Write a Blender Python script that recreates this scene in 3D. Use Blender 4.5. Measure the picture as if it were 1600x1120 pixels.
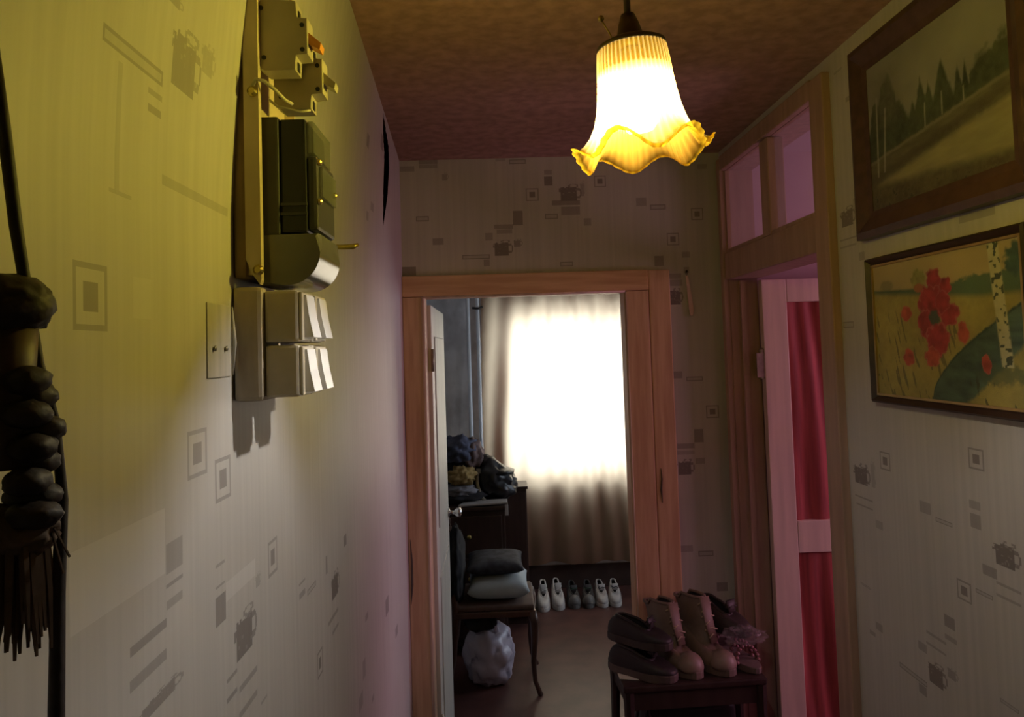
import bpy, bmesh, math, random
import numpy as np
from mathutils import Vector, Matrix, noise

for o in list(bpy.data.objects):
    bpy.data.objects.remove(o, do_unlink=True)
scene = bpy.context.scene
COL = scene.collection
PI = math.pi
random.seed(7)

# ------------------------------------------------------------------ camera
FPX, PPY, ROLL, CAMH = 1200.0, 490.0, 0.032, 1.80
pitch = math.atan(55 / FPX)
yaw = math.atan(30 / FPX)
fw = Vector((math.sin(yaw) * math.cos(pitch), math.cos(yaw) * math.cos(pitch), math.sin(pitch)))
r0 = Vector((math.cos(yaw), -math.sin(yaw), 0.0))
u0 = r0.cross(fw)
cr, sr = math.cos(ROLL), math.sin(ROLL)
rv = r0 * cr - u0 * sr
uv = r0 * sr + u0 * cr
cam_data = bpy.data.cameras.new('camera')
cam_data.sensor_fit = 'HORIZONTAL'
cam_data.sensor_width = 36.0
cam_data.lens = 36.0 * FPX / 1600.0
cam_data.shift_y = -(560.0 - PPY) / 1600.0
cam_data.clip_start = 0.02
cam = bpy.data.objects.new('camera', cam_data)
COL.objects.link(cam)
m3 = Matrix((rv, uv, -fw)).transposed()
cam.matrix_world = Matrix.Translation((0, 0, CAMH)) @ m3.to_4x4()
scene.camera = cam

# ------------------------------------------------------------------ world, daylight, exposure
world = bpy.data.worlds.new('overcast_sky')
scene.world = world
world.use_nodes = True
bg = world.node_tree.nodes['Background']
bg.inputs['Color'].default_value = (0.80, 0.90, 1.0, 1)
bg.inputs['Strength'].default_value = 1.0


def area_light(name, loc, rot, sx, sy, power, color):
    d = bpy.data.lights.new(name, 'AREA')
    d.shape = 'RECTANGLE'
    d.size, d.size_y = sx, sy
    d.energy = power
    d.color = color
    o = bpy.data.objects.new(name, d)
    o.location = loc
    o.rotation_euler = rot
    COL.objects.link(o)
    return o


# daylight entering at the two windows of the flat
area_light('bedroom_window_daylight', (0.70, 6.08, 1.46), (-PI / 2, 0, 0), 1.10, 1.26, 58.0, (0.95, 0.97, 1.0))
area_light('side_room_window_daylight', (3.42, 2.12, 1.60), (0, PI / 2, 0), 1.20, 1.20, 41.0, (1.0, 0.42, 0.66))
area_light('bedroom_side_window_daylight', (2.22, 4.60, 1.50), (0, PI / 2, 0), 1.20, 1.16, 22.0, (0.74, 0.84, 1.0))

scene.view_settings.view_transform = 'Standard'
scene.view_settings.look = 'None'
scene.view_settings.exposure = 0.0
scene.view_settings.gamma = 1.0
scene.view_settings.use_curve_mapping = False


# ------------------------------------------------------------------ materials
def mat(name, color, rough=0.6, scale=None, stretch=(1, 1, 1), amount=0.25, dark=None, bump=0.0, metal=0.0, spec=0.4, detail=4.0):
    """Principled material; colour varied by a noise between color and dark."""
    m = bpy.data.materials.new(name)
    m.use_nodes = True
    nt = m.node_tree
    b = nt.nodes['Principled BSDF']
    b.inputs['Roughness'].default_value = rough
    b.inputs['Metallic'].default_value = metal
    b.inputs['Specular IOR Level'].default_value = spec
    c1 = tuple(color) + (1,)
    c2 = tuple(dark if dark else [v * (1 - amount) for v in color]) + (1,)
    tc = nt.nodes.new('ShaderNodeTexCoord')
    mp = nt.nodes.new('ShaderNodeMapping')
    mp.inputs['Scale'].default_value = stretch
    nz = nt.nodes.new('ShaderNodeTexNoise')
    nz.inputs['Scale'].default_value = scale or 12.0
    nz.inputs['Detail'].default_value = detail
    rp = nt.nodes.new('ShaderNodeValToRGB')
    rp.color_ramp.elements[0].position = 0.36
    rp.color_ramp.elements[1].position = 0.64
    rp.color_ramp.elements[0].color = c2
    rp.color_ramp.elements[1].color = c1
    L = nt.links.new
    L(tc.outputs['Object'], mp.inputs['Vector'])
    L(mp.outputs['Vector'], nz.inputs['Vector'])
    L(nz.outputs['Fac'], rp.inputs['Fac'])
    L(rp.outputs['Color'], b.inputs['Base Color'])
    if bump:
        bp = nt.nodes.new('ShaderNodeBump')
        bp.inputs['Strength'].default_value = bump
        bp.inputs['Distance'].default_value = 0.004
        L(nz.outputs['Fac'], bp.inputs['Height'])
        L(bp.outputs['Normal'], b.inputs['Normal'])
    return m


def wallpaper_mat(name, base, printc, light, streak_axis):
    """Wallpaper: vertical streaks, printed motifs from the face attribute 'print'."""
    m = bpy.data.materials.new(name)
    m.use_nodes = True
    nt = m.node_tree
    L = nt.links.new
    b = nt.nodes['Principled BSDF']
    b.inputs['Roughness'].default_value = 0.5
    b.inputs['Specular IOR Level'].default_value = 0.35
    tc = nt.nodes.new('ShaderNodeTexCoord')
    mp = nt.nodes.new('ShaderNodeMapping')
    mp.inputs['Scale'].default_value = (70, 70, 1.3)
    nz = nt.nodes.new('ShaderNodeTexNoise')
    nz.inputs['Scale'].default_value = 1.0
    nz.inputs['Detail'].default_value = 5.0
    L(tc.outputs['Object'], mp.inputs['Vector'])
    L(mp.outputs['Vector'], nz.inputs['Vector'])
    nz2 = nt.nodes.new('ShaderNodeTexNoise')
    nz2.inputs['Scale'].default_value = 2.2
    nz2.inputs['Detail'].default_value = 3.0
    L(tc.outputs['Object'], nz2.inputs['Vector'])
    r1 = nt.nodes.new('ShaderNodeValToRGB')
    r1.color_ramp.elements[0].position = 0.3
    r1.color_ramp.elements[1].position = 0.7
    r1.color_ramp.elements[0].color = tuple(v * 0.93 for v in base) + (1,)
    r1.color_ramp.elements[1].color = tuple(v * 1.06 for v in base) + (1,)
    L(nz.outputs['Fac'], r1.inputs['Fac'])
    st = nt.nodes.new('ShaderNodeMix')
    st.data_type = 'RGBA'
    st.blend_type = 'MULTIPLY'
    st.inputs[0].default_value = 0.35
    r2 = nt.nodes.new('ShaderNodeValToRGB')
    r2.color_ramp.elements[0].position = 0.35
    r2.color_ramp.elements[1].position = 0.65
    r2.color_ramp.elements[0].color = (0.72, 0.70, 0.66, 1)
    r2.color_ramp.elements[1].color = (1, 1, 1, 1)
    L(nz2.outputs['Fac'], r2.inputs['Fac'])
    L(r1.outputs['Color'], st.inputs[6])
    L(r2.outputs['Color'], st.inputs[7])
    at = nt.nodes.new('ShaderNodeAttribute')
    at.attribute_name = 'print'
    # positive = dark print, negative = pale print
    mx = nt.nodes.new('ShaderNodeMix')
    mx.data_type = 'RGBA'
    mx.inputs[7].default_value = tuple(printc) + (1,)
    cl = nt.nodes.new('ShaderNodeClamp')
    L(at.outputs['Fac'], cl.inputs['Value'])
    L(cl.outputs['Result'], mx.inputs[0])
    L(st.outputs[2], mx.inputs[6])
    ng = nt.nodes.new('ShaderNodeMath')
    ng.operation = 'MULTIPLY'
    ng.inputs[1].default_value = -1
    ng.use_clamp = True
    L(at.outputs['Fac'], ng.inputs[0])
    mx2 = nt.nodes.new('ShaderNodeMix')
    mx2.data_type = 'RGBA'
    mx2.inputs[7].default_value = tuple(light) + (1,)
    L(ng.outputs[0], mx2.inputs[0])
    L(mx.outputs[2], mx2.inputs[6])
    L(mx2.outputs[2], b.inputs['Base Color'])
    bp = nt.nodes.new('ShaderNodeBump')
    bp.inputs['Strength'].default_value = 0.12
    bp.inputs['Distance'].default_value = 0.003
    L(nz.outputs['Fac'], bp.inputs['Height'])
    L(bp.outputs['Normal'], b.inputs['Normal'])
    return m


def painting_mat(name):
    m = bpy.data.materials.new(name)
    m.use_nodes = True
    nt = m.node_tree
    b = nt.nodes['Principled BSDF']
    b.inputs['Roughness'].default_value = 0.55
    at = nt.nodes.new('ShaderNodeAttribute')
    at.attribute_name = 'paint'
    nt.links.new(at.outputs['Color'], b.inputs['Base Color'])
    nz = nt.nodes.new('ShaderNodeTexNoise')
    nz.inputs['Scale'].default_value = 160
    bp = nt.nodes.new('ShaderNodeBump')
    bp.inputs['Strength'].default_value = 0.3
    bp.inputs['Distance'].default_value = 0.002
    nt.links.new(nz.outputs['Fac'], bp.inputs['Height'])
    nt.links.new(bp.outputs['Normal'], b.inputs['Normal'])
    return m


def sheer_mat(name, diff, trans, k_trans, transparent=None, k_transparent=0.0, gloss=0.0, emit=None):
    """Cloth / glass that lets light through: diffuse + translucent + tinted transparent."""
    m = bpy.data.materials.new(name)
    m.use_nodes = True
    nt = m.node_tree
    nt.nodes.remove(nt.nodes['Principled BSDF'])
    out = nt.nodes['Material Output']
    d = nt.nodes.new('ShaderNodeBsdfDiffuse')
    d.inputs['Color'].default_value = tuple(diff) + (1,)
    t = nt.nodes.new('ShaderNodeBsdfTranslucent')
    t.inputs['Color'].default_value = tuple(trans) + (1,)
    mx = nt.nodes.new('ShaderNodeMixShader')
    mx.inputs[0].default_value = k_trans
    nt.links.new(d.outputs[0], mx.inputs[1])
    nt.links.new(t.outputs[0], mx.inputs[2])
    last = mx
    if transparent:
        tr = nt.nodes.new('ShaderNodeBsdfTransparent')
        tr.inputs['Color'].default_value = tuple(transparent) + (1,)
        m2 = nt.nodes.new('ShaderNodeMixShader')
        m2.inputs[0].default_value = k_transparent
        nt.links.new(last.outputs[0], m2.inputs[1])
        nt.links.new(tr.outputs[0], m2.inputs[2])
        last = m2
    if gloss:
        g = nt.nodes.new('ShaderNodeBsdfGlossy')
        g.inputs['Roughness'].default_value = 0.12
        m2 = nt.nodes.new('ShaderNodeMixShader')
        m2.inputs[0].default_value = gloss
        nt.links.new(last.outputs[0], m2.inputs[1])
        nt.links.new(g.outputs[0], m2.inputs[2])
        last = m2
    nt.links.new(last.outputs[0], out.inputs['Surface'])
    return m


def emit_mat(name, color, strength):
    m = bpy.data.materials.new(name)
    m.use_nodes = True
    b = m.node_tree.nodes['Principled BSDF']
    b.inputs['Base Color'].default_value = (0.9, 0.9, 0.9, 1)
    b.inputs['Emission Color'].default_value = tuple(color) + (1,)
    b.inputs['Emission Strength'].default_value = strength
    return m


M = {}
M['wp'] = wallpaper_mat('wallpaper_cream', (0.48, 0.455, 0.42), (0.185, 0.16, 0.145), (0.56, 0.535, 0.50), 0)
M['plaster'] = mat('dark_plaster', (0.10, 0.075, 0.06), 0.9, 20)
M['ceiling'] = mat('ceiling_paper', (0.44, 0.255, 0.205), 0.85, 26, (1, 1, 1), 0.3, bump=0.25, detail=6)
M['floor'] = mat('floor_paint', (0.098, 0.039, 0.033), 0.42, 7, (1, 1, 1), 0.4, bump=0.05, spec=0.4)
M['bed_wall'] = mat('bedroom_wallpaper', (0.70, 0.71, 0.74), 0.8, 9, (1, 1, 0.7), 0.3)
M['bed_ceiling'] = mat('bedroom_ceiling_paint', (0.5, 0.45, 0.42), 0.9, 4, amount=0.1)
M['side_wall'] = mat('side_room_paint', (0.55, 0.41, 0.43), 0.85, 3, amount=0.08)
M['side_ceiling'] = mat('side_room_ceiling_paint', (0.52, 0.41, 0.42), 0.9, 3, amount=0.06)
M['casing'] = mat('grained_ochre_paint', (0.62, 0.395, 0.25), 0.5, 5, (9, 9, 0.7), dark=(0.49, 0.29, 0.175), bump=0.15)
M['casing_h'] = mat('grained_ochre_paint_header', (0.64, 0.40, 0.24), 0.5, 5, (0.8, 9, 9), dark=(0.50, 0.295, 0.165), bump=0.15)
M['bead'] = mat('pale_lit_edge_and_strip', (0.66, 0.48, 0.36), 0.45, 8, (4, 4, 1))  # paler than the casing: caught light put into the edge beads
M['frame2'] = mat('dull_beige_paint', (0.40, 0.255, 0.19), 0.55, 5, (8, 8, 0.8), amount=0.2, bump=0.1)
M['leaf_pale'] = mat('old_white_door_paint', (0.64, 0.60, 0.54), 0.45, 4, (8, 8, 0.6), amount=0.15)
M['leaf_pink'] = mat('pinkish_white_door_paint', (0.66, 0.50, 0.43), 0.5, 4, (8, 8, 0.6), amount=0.16)
M['red_cloth'] = mat('red_door_cloth', (0.36, 0.06, 0.06), 0.75, 6, (9, 9, 0.6), amount=0.35)
M['glass'] = sheer_mat('clear_glass', (0.8, 0.8, 0.8), (0.8, 0.8, 0.8), 0.5, (0.96, 0.97, 0.97), 0.94, 0.04)
M['white_frame'] = mat('white_window_paint', (0.72, 0.72, 0.70), 0.5, 5, amount=0.08)
M['chrome'] = mat('chrome', (0.75, 0.75, 0.76), 0.15, 10, amount=0.05, metal=1.0)
M['brass'] = mat('old_brass', (0.55, 0.42, 0.14), 0.32, 20, amount=0.25, metal=0.9)
M['steel'] = mat('dull_steel', (0.40, 0.36, 0.28), 0.4, 30, amount=0.3, metal=0.8)
M['black'] = mat('black_plastic', (0.018, 0.016, 0.016), 0.5, 20, amount=0.3)


# ------------------------------------------------------------------ object helpers
def link(name, me, parent=None, m=None):
    o = bpy.data.objects.new(name, me)
    COL.objects.link(o)
    if m is not None:
        me.materials.append(m)
    if parent is not None:
        o.parent = parent
    return o


def obj(name, bm, m, parent=None, smooth=False, angle=None):
    bmesh.ops.recalc_face_normals(bm, faces=bm.faces[:])
    me = bpy.data.meshes.new(name)
    if smooth:
        for f in bm.faces:
            f.smooth = True
        if angle is not None:
            for e in bm.edges:
                if len(e.link_faces) == 2 and e.calc_face_angle(0) > angle:
                    e.smooth = False
    bm.to_mesh(me)
    bm.free()
    o = link(name, me, parent, m)
    if parent is not None and parent.get('_world'):
        o.location = -Vector(parent['_world'])
    return o


def tag(o, label, cat, group=None, kind=None):
    o['label'] = label
    o['category'] = cat
    if group:
        o['group'] = group
    if kind:
        o['kind'] = kind
    return o


def thing(name, label, cat, loc, rotz=0.0, group=None, kind=None, world=False):
    """Empty at the thing's base. world=True: its parts are built in world coordinates."""
    o = bpy.data.objects.new(name, None)
    o.empty_display_size = 0.05
    COL.objects.link(o)
    o.location = loc
    o.rotation_euler = (0, 0, rotz)
    if world:
        o['_world'] = list(loc)
    return tag(o, label, cat, group, kind)


def new():
    return bmesh.new()


def box(bm, x0, x1, y0, y1, z0, z1, bevel=0.0, seg=2, mtx=None):
    r = bmesh.ops.create_cube(bm, size=1.0)
    vs = r['verts']
    for v in vs:
        v.co = Vector((x0 + (v.co.x + .5) * (x1 - x0), y0 + (v.co.y + .5) * (y1 - y0), z0 + (v.co.z + .5) * (z1 - z0)))
    if mtx is not None:
        for v in vs:
            v.co = mtx @ v.co
    if bevel:
        es = list({e for v in vs for e in v.link_edges})
        bmesh.ops.bevel(bm, geom=es, offset=bevel, segments=seg, affect='EDGES', profile=0.6)
    return bm


def bx(*a, **k):
    return box(new(), *a, **k)


def frames(pts):
    pts = [Vector(p) for p in pts]
    n = len(pts)
    tang = []
    for i in range(n):
        t = pts[min(i + 1, n - 1)] - pts[max(i - 1, 0)]
        tang.append(t.normalized() if t.length > 1e-9 else Vector((0, 0, 1)))
    ref = Vector((1, 0, 0)) if abs(tang[0].x) < 0.8 else Vector((0, 1, 0))
    a = (ref - tang[0] * ref.dot(tang[0])).normalized()
    out = []
    for i in range(n):
        a = (a - tang[i] * a.dot(tang[i])).normalized()
        out.append((pts[i], a, tang[i].cross(a)))
    return out


def tube(bm, pts, rad, seg=10, caps=True, squash=1.0):
    fr = frames(pts)
    rings = []
    for i, (p, a, b) in enumerate(fr):
        r = rad[i] if isinstance(rad, (list, tuple)) else rad
        rings.append([bm.verts.new(p + a * (r * math.cos(2 * PI * k / seg)) + b * (r * squash * math.sin(2 * PI * k / seg))) for k in range(seg)])
    for i in range(len(rings) - 1):
        for k in range(seg):
            bm.faces.new((rings[i][k], rings[i][(k + 1) % seg], rings[i + 1][(k + 1) % seg], rings[i + 1][k]))
    if caps:
        bm.faces.new(rings[0][::-1])
        bm.faces.new(rings[-1])
    return bm


def lathe(bm, prof, seg=24, center=(0, 0, 0), caps=True):
    c = Vector(center)
    rings = []
    for r, z in prof:
        rings.append([bm.verts.new(c + Vector((r * math.cos(2 * PI * k / seg), r * math.sin(2 * PI * k / seg), z))) for k in range(seg)])
    for i in range(len(rings) - 1):
        for k in range(seg):
            bm.faces.new((rings[i][k], rings[i][(k + 1) % seg], rings[i + 1][(k + 1) % seg], rings[i + 1][k]))
    if caps:
        bm.faces.new(rings[0][::-1])
        bm.faces.new(rings[-1])
    return bm


def prism(bm, poly, axis, a0, a1, bevel=0.0):
    """poly: 2D points. axis 'y': poly is (x,z); axis 'x': (y,z); axis 'z': (x,y)."""
    def P(p, a):
        if axis == 'y':
            return Vector((p[0], a, p[1]))
        if axis == 'x':
            return Vector((a, p[0], p[1]))
        return Vector((p[0], p[1], a))
    A = [bm.verts.new(P(p, a0)) for p in poly]
    B = [bm.verts.new(P(p, a1)) for p in poly]
    n = len(poly)
    fs = [bm.faces.new(A), bm.faces.new(B[::-1])]
    for i in range(n):
        fs.append(bm.faces.new((A[i], B[i], B[(i + 1) % n], A[(i + 1) % n])))
    if bevel:
        es = list({e for f in fs[:2] for e in f.edges})
        bmesh.ops.bevel(bm, geom=es, offset=bevel, segments=2, affect='EDGES', profile=0.6)
    return bm


def sphere(bm, c, r, sx=1, sy=1, sz=1, u=14, v=10):
    res = bmesh.ops.create_uvsphere(bm, u_segments=u, v_segments=v, radius=r)
    for w in res['verts']:
        w.co = Vector((w.co.x * sx + c[0], w.co.y * sy + c[1], w.co.z * sz + c[2]))
    return bm


def blob(bm, c, size, seed, amp=0.18, freq=2.2, ridge=0.5, sub=4, flat=0.9, fold=0.0):
    """Crumpled heap of cloth: an ellipsoid with ridged folds and a flattened underside."""
    res = bmesh.ops.create_icosphere(bm, subdivisions=sub, radius=1.0)
    off = Vector((seed * 13.7, seed * 5.1, seed * 9.3))
    for w in res['verts']:
        d = w.co.normalized()
        n1 = noise.noise(d * freq + off)
        n2 = 1 - 2 * abs(noise.noise(d * freq * 1.9 + off * 1.7))
        n3 = noise.noise(d * freq * 5 + off)
        k = 1 + amp * (n1 + ridge * n2 + 0.25 * n3)
        if fold:
            k += fold * math.sin(9 * d.z + 4 * n1 + 3 * d.x)
        p = Vector((d.x * k * size[0], d.y * k * size[1], d.z * k * size[2]))
        lim = -size[2] * flat
        if p.z < lim:
            p.z = lim
        w.co = p + Vector(c)
    return bm


# ------------------------------------------------------------------ wall sheets with printed wallpaper
def pot_tone(a, b, seed):
    """Printed coffee-pot sketch in the unit square; a to the right, b up."""
    n = noise.noise(Vector((a * 6 + seed, b * 6, seed * 3.1)))
    n2 = noise.noise(Vector((a * 15 + seed, b * 15, seed * 1.7)))
    top = 0.80 + 0.10 * n + 0.06 * n2
    if 0.10 < a < 0.80 and 0.02 < b < top:
        return 1.0 if n2 > -0.42 else 0.75
    if 0.02 < a <= 0.12 and 0.5 < b < 0.78 and n2 > -0.1:
        return 0.9
    d = math.hypot((a - 0.84) / 0.14, (b - 0.45) / 0.3)
    if 0.62 < d < 1.05 and a > 0.78:
        return 0.8
    d = math.hypot((a - 0.62) / 0.22, (b - 0.9) / 0.12)
    if 0.6 < d < 1.05 and b > 0.78:
        return 0.7
    return 0.0


def wall_sheet(axis, const, u_rng, z_rng, prints, openings=(), base_step=0.25, disp=None, holes=None, extra_u=(), extra_z=()):
    """Return (verts, faces, tones) of a wall cut along the edges of its printed motifs.
    axis 'x': wall at x=const, u = y.  axis 'y': wall at y=const, u = x."""
    us, zs = set(), set()
    n = max(1, int((u_rng[1] - u_rng[0]) / base_step))
    us.update(u_rng[0] + (u_rng[1] - u_rng[0]) * i / n for i in range(n + 1))
    n = max(1, int((z_rng[1] - z_rng[0]) / base_step))
    zs.update(z_rng[0] + (z_rng[1] - z_rng[0]) * i / n for i in range(n + 1))
    us.update(extra_u)
    zs.update(extra_z)
    items = []
    for (a0, b0, a1, b1, k, t) in prints:
        us.update((a0, a1))
        zs.update((b0, b1))
        w, h = a1 - a0, b1 - b0
        if k == 'f':
            for q in (0.09, 0.28):
                us.update((a0 + q * w, a1 - q * w))
                zs.update((b0 + q * h, b1 - q * h))
        elif k == 'o':
            q = 0.22 * min(w, h)
            us.update((a0 + q, a1 - q))
            zs.update((b0 + q, b1 - q))
        elif k == 'p':
            for i in range(1, 13):
                us.add(a0 + w * i / 13)
                zs.add(b0 + h * i / 13)
    for (a0, a1, b0, b1) in openings:
        us.update((a0, a1))
        zs.update((b0, b1))

    def clean(s, lo, hi):
        r = [lo]
        for v in sorted(s):
            if lo < v < hi and v - r[-1] > 0.0007:
                r.append(v)
        if hi - r[-1] < 0.0007:
            r.pop()
        return np.array(r + [hi])
    U, Z = clean(us, *u_rng), clean(zs, *z_rng)
    uc, zc = (U[1:] + U[:-1]) / 2, (Z[1:] + Z[:-1]) / 2
    T = np.zeros((len(uc), len(zc)))
    flip = axis == 'x' and const > 0
    for idx, (a0, b0, a1, b1, k, t) in enumerate(prints):
        iu = np.where((uc > a0) & (uc < a1))[0]
        iz = np.where((zc > b0) & (zc < b1))[0]
        w, h = a1 - a0, b1 - b0
        for i in iu:
            a = (uc[i] - a0) / w
            if flip:
                a = 1 - a
            for j in iz:
                b = (zc[j] - b0) / h
                if k == 's':
                    v = t
                elif k == 'L':
                    if T[i, j] == 0:
                        T[i, j] = -t
                    continue
                elif k == 'f':
                    e = min(a, 1 - a, b, 1 - b)
                    v = t * 0.75 if e < 0.09 else (t if e > 0.28 else 0)
                elif k == 'o':
                    q = 0.22 * min(w, h)
                    v = t if min(uc[i] - a0, a1 - uc[i], zc[j] - b0, b1 - zc[j]) < q else t * 0.3
                else:
                    v = t * pot_tone(a, b, idx * 1.37)
                if v > 0:
                    T[i, j] = max(T[i, j], v)
    nz_ = len(Z)
    verts = []
    for u in U:
        for z in Z:
            d = disp(u, z) if disp else 0.0
            verts.append((const + d, u, z) if axis == 'x' else (u, const + d, z))
    faces, tones = [], []
    for i in range(len(uc)):
        for j in range(len(zc)):
            if any(a0 < uc[i] < a1 and b0 < zc[j] < b1 for (a0, a1, b0, b1) in openings):
                continue
            if holes and holes(uc[i], zc[j]):
                continue
            q = (i * nz_ + j, (i + 1) * nz_ + j, (i + 1) * nz_ + j + 1, i * nz_ + j + 1)
            faces.append(q)
            tones.append(T[i, j])
    return verts, faces, tones


def sheet_object(name, data, boxes, normal):
    """One wall: the printed sheet plus the solid boxes behind it."""
    verts, faces, tones = data
    verts, faces, tones = list(verts), list(faces), list(tones)
    a, b, c = (Vector(verts[i]) for i in faces[0][:3])
    if (b - a).cross(c - a).dot(Vector(normal)) < 0:
        faces = [f[::-1] for f in faces]
    nsheet = len(faces)
    for (x0, x1, y0, y1, z0, z1) in boxes:
        s = len(verts)
        verts += [(x0, y0, z0), (x1, y0, z0), (x1, y1, z0), (x0, y1, z0), (x0, y0, z1), (x1, y0, z1), (x1, y1, z1), (x0, y1, z1)]
        for f in ((0, 3, 2, 1), (4, 5, 6, 7), (0, 1, 5, 4), (1, 2, 6, 5), (2, 3, 7, 6), (3, 0, 4, 7)):
            faces.append(tuple(s + k for k in f))
            tones.append(0.0)
    me = bpy.data.meshes.new(name)
    me.from_pydata(verts, [], faces)
    at = me.attributes.new('print', 'FLOAT', 'FACE')
    at.data.foreach_set('value', tones)
    o = link(name, me, None, M['wp'])
    me.materials.append(M['plaster'])
    mi = [0] * nsheet + [1] * (len(faces) - nsheet)
    me.polygons.foreach_set('material_index', mi)
    me.update()
    return o

# printed motifs of the wallpaper: (u0, z0, u1, z1, kind, tone)
PRINT_LEFT = [
    (1.160, 1.472, 1.209, 1.524, 'f', 0.80),
    (0.809, 1.579, 0.852, 1.610, 's', 0.45),
    (0.809, 1.565, 0.852, 1.569, 's', 0.55),
    (0.810, 1.543, 0.851, 1.552, 's', 0.45),
    (0.729, 1.527, 0.810, 1.536, 's', 0.60),
    (0.728, 1.495, 0.809, 1.506, 's', 0.50),
    (0.744, 1.456, 0.852, 1.472, 'p', 0.70),
    (0.949, 1.546, 0.979, 1.550, 's', 0.50),
    (0.948, 1.521, 0.980, 1.524, 's', 0.50),
    (0.947, 1.476, 0.981, 1.511, 's', 0.70),
    (1.009, 1.407, 1.101, 1.466, 'p', 0.90),
    (1.096, 1.477, 1.123, 1.497, 'p', 0.40),
    (0.981, 1.396, 1.018, 1.401, 's', 0.60),
    (0.980, 1.372, 1.017, 1.378, 's', 0.60),
    (1.026, 1.365, 1.099, 1.373, 's', 0.50),
    (1.024, 1.333, 1.098, 1.341, 's', 0.50),
    (1.336, 1.407, 1.378, 1.411, 's', 0.60),
    (1.337, 1.384, 1.376, 1.394, 's', 0.60),
    (1.391, 1.374, 1.455, 1.384, 'o', 0.70),
    (1.587, 1.300, 1.667, 1.353, 'p', 1.00),
    (1.553, 1.263, 1.650, 1.271, 's', 0.60),
    (1.588, 1.233, 1.651, 1.240, 's', 0.60),
    (1.455, 1.201, 1.496, 1.248, 'f', 0.90),
    (1.716, 1.376, 1.750, 1.400, 's', 0.80),
    (1.541, 1.368, 1.555, 1.403, 's', 0.70),
    (1.969, 1.125, 2.014, 1.142, 's', 0.60),
    (1.918, 1.003, 1.958, 1.048, 's', 0.50),
    (2.319, 1.019, 2.381, 1.067, 's', 0.70),
    (2.518, 0.882, 2.577, 0.913, 's', 0.70),
    (2.038, 0.895, 2.070, 0.910, 's', 0.60),
    (1.860, 0.952, 1.914, 0.987, 's', 0.50),
    (1.114, 1.310, 1.143, 1.314, 's', 0.50),
    (0.982, 1.496, 1.097, 1.520, 'L', 0.50),
    (0.676, 2.085, 0.800, 2.101, 'o', 0.60),
    (0.769, 2.069, 0.801, 2.075, 's', 0.45),
    (0.770, 2.051, 0.800, 2.059, 's', 0.55),
    (0.813, 2.097, 0.899, 2.169, 'p', 0.70),
    (0.894, 2.139, 0.939, 2.177, 'p', 0.40),
    (0.636, 1.827, 0.692, 1.885, 'f', 0.70),
    (0.807, 1.984, 1.006, 1.995, 's', 0.35),
    (0.707, 1.957, 0.716, 2.078, 's', 0.25),
    (0.697, 1.954, 0.740, 1.958, 's', 0.30),
    (0.741, 1.841, 0.779, 1.881, 'L', 0.40),
    (0.782, 2.178, 0.837, 2.191, 'p', 0.50),
    (0.868, 1.665, 0.927, 1.719, 'f', 0.70),
    (0.952, 1.623, 1.006, 1.676, 'f', 0.80),
    (0.629, 1.582, 0.807, 1.648, 'L', 0.60),
    (2.018, 2.350, 2.061, 2.386, 's', 0.70),
    (2.290, 2.419, 2.355, 2.464, 's', 0.70),
    (2.151, 2.204, 2.204, 2.228, 's', 0.60),
    (2.081, 2.164, 2.119, 2.189, 's', 0.60),
]
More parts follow.
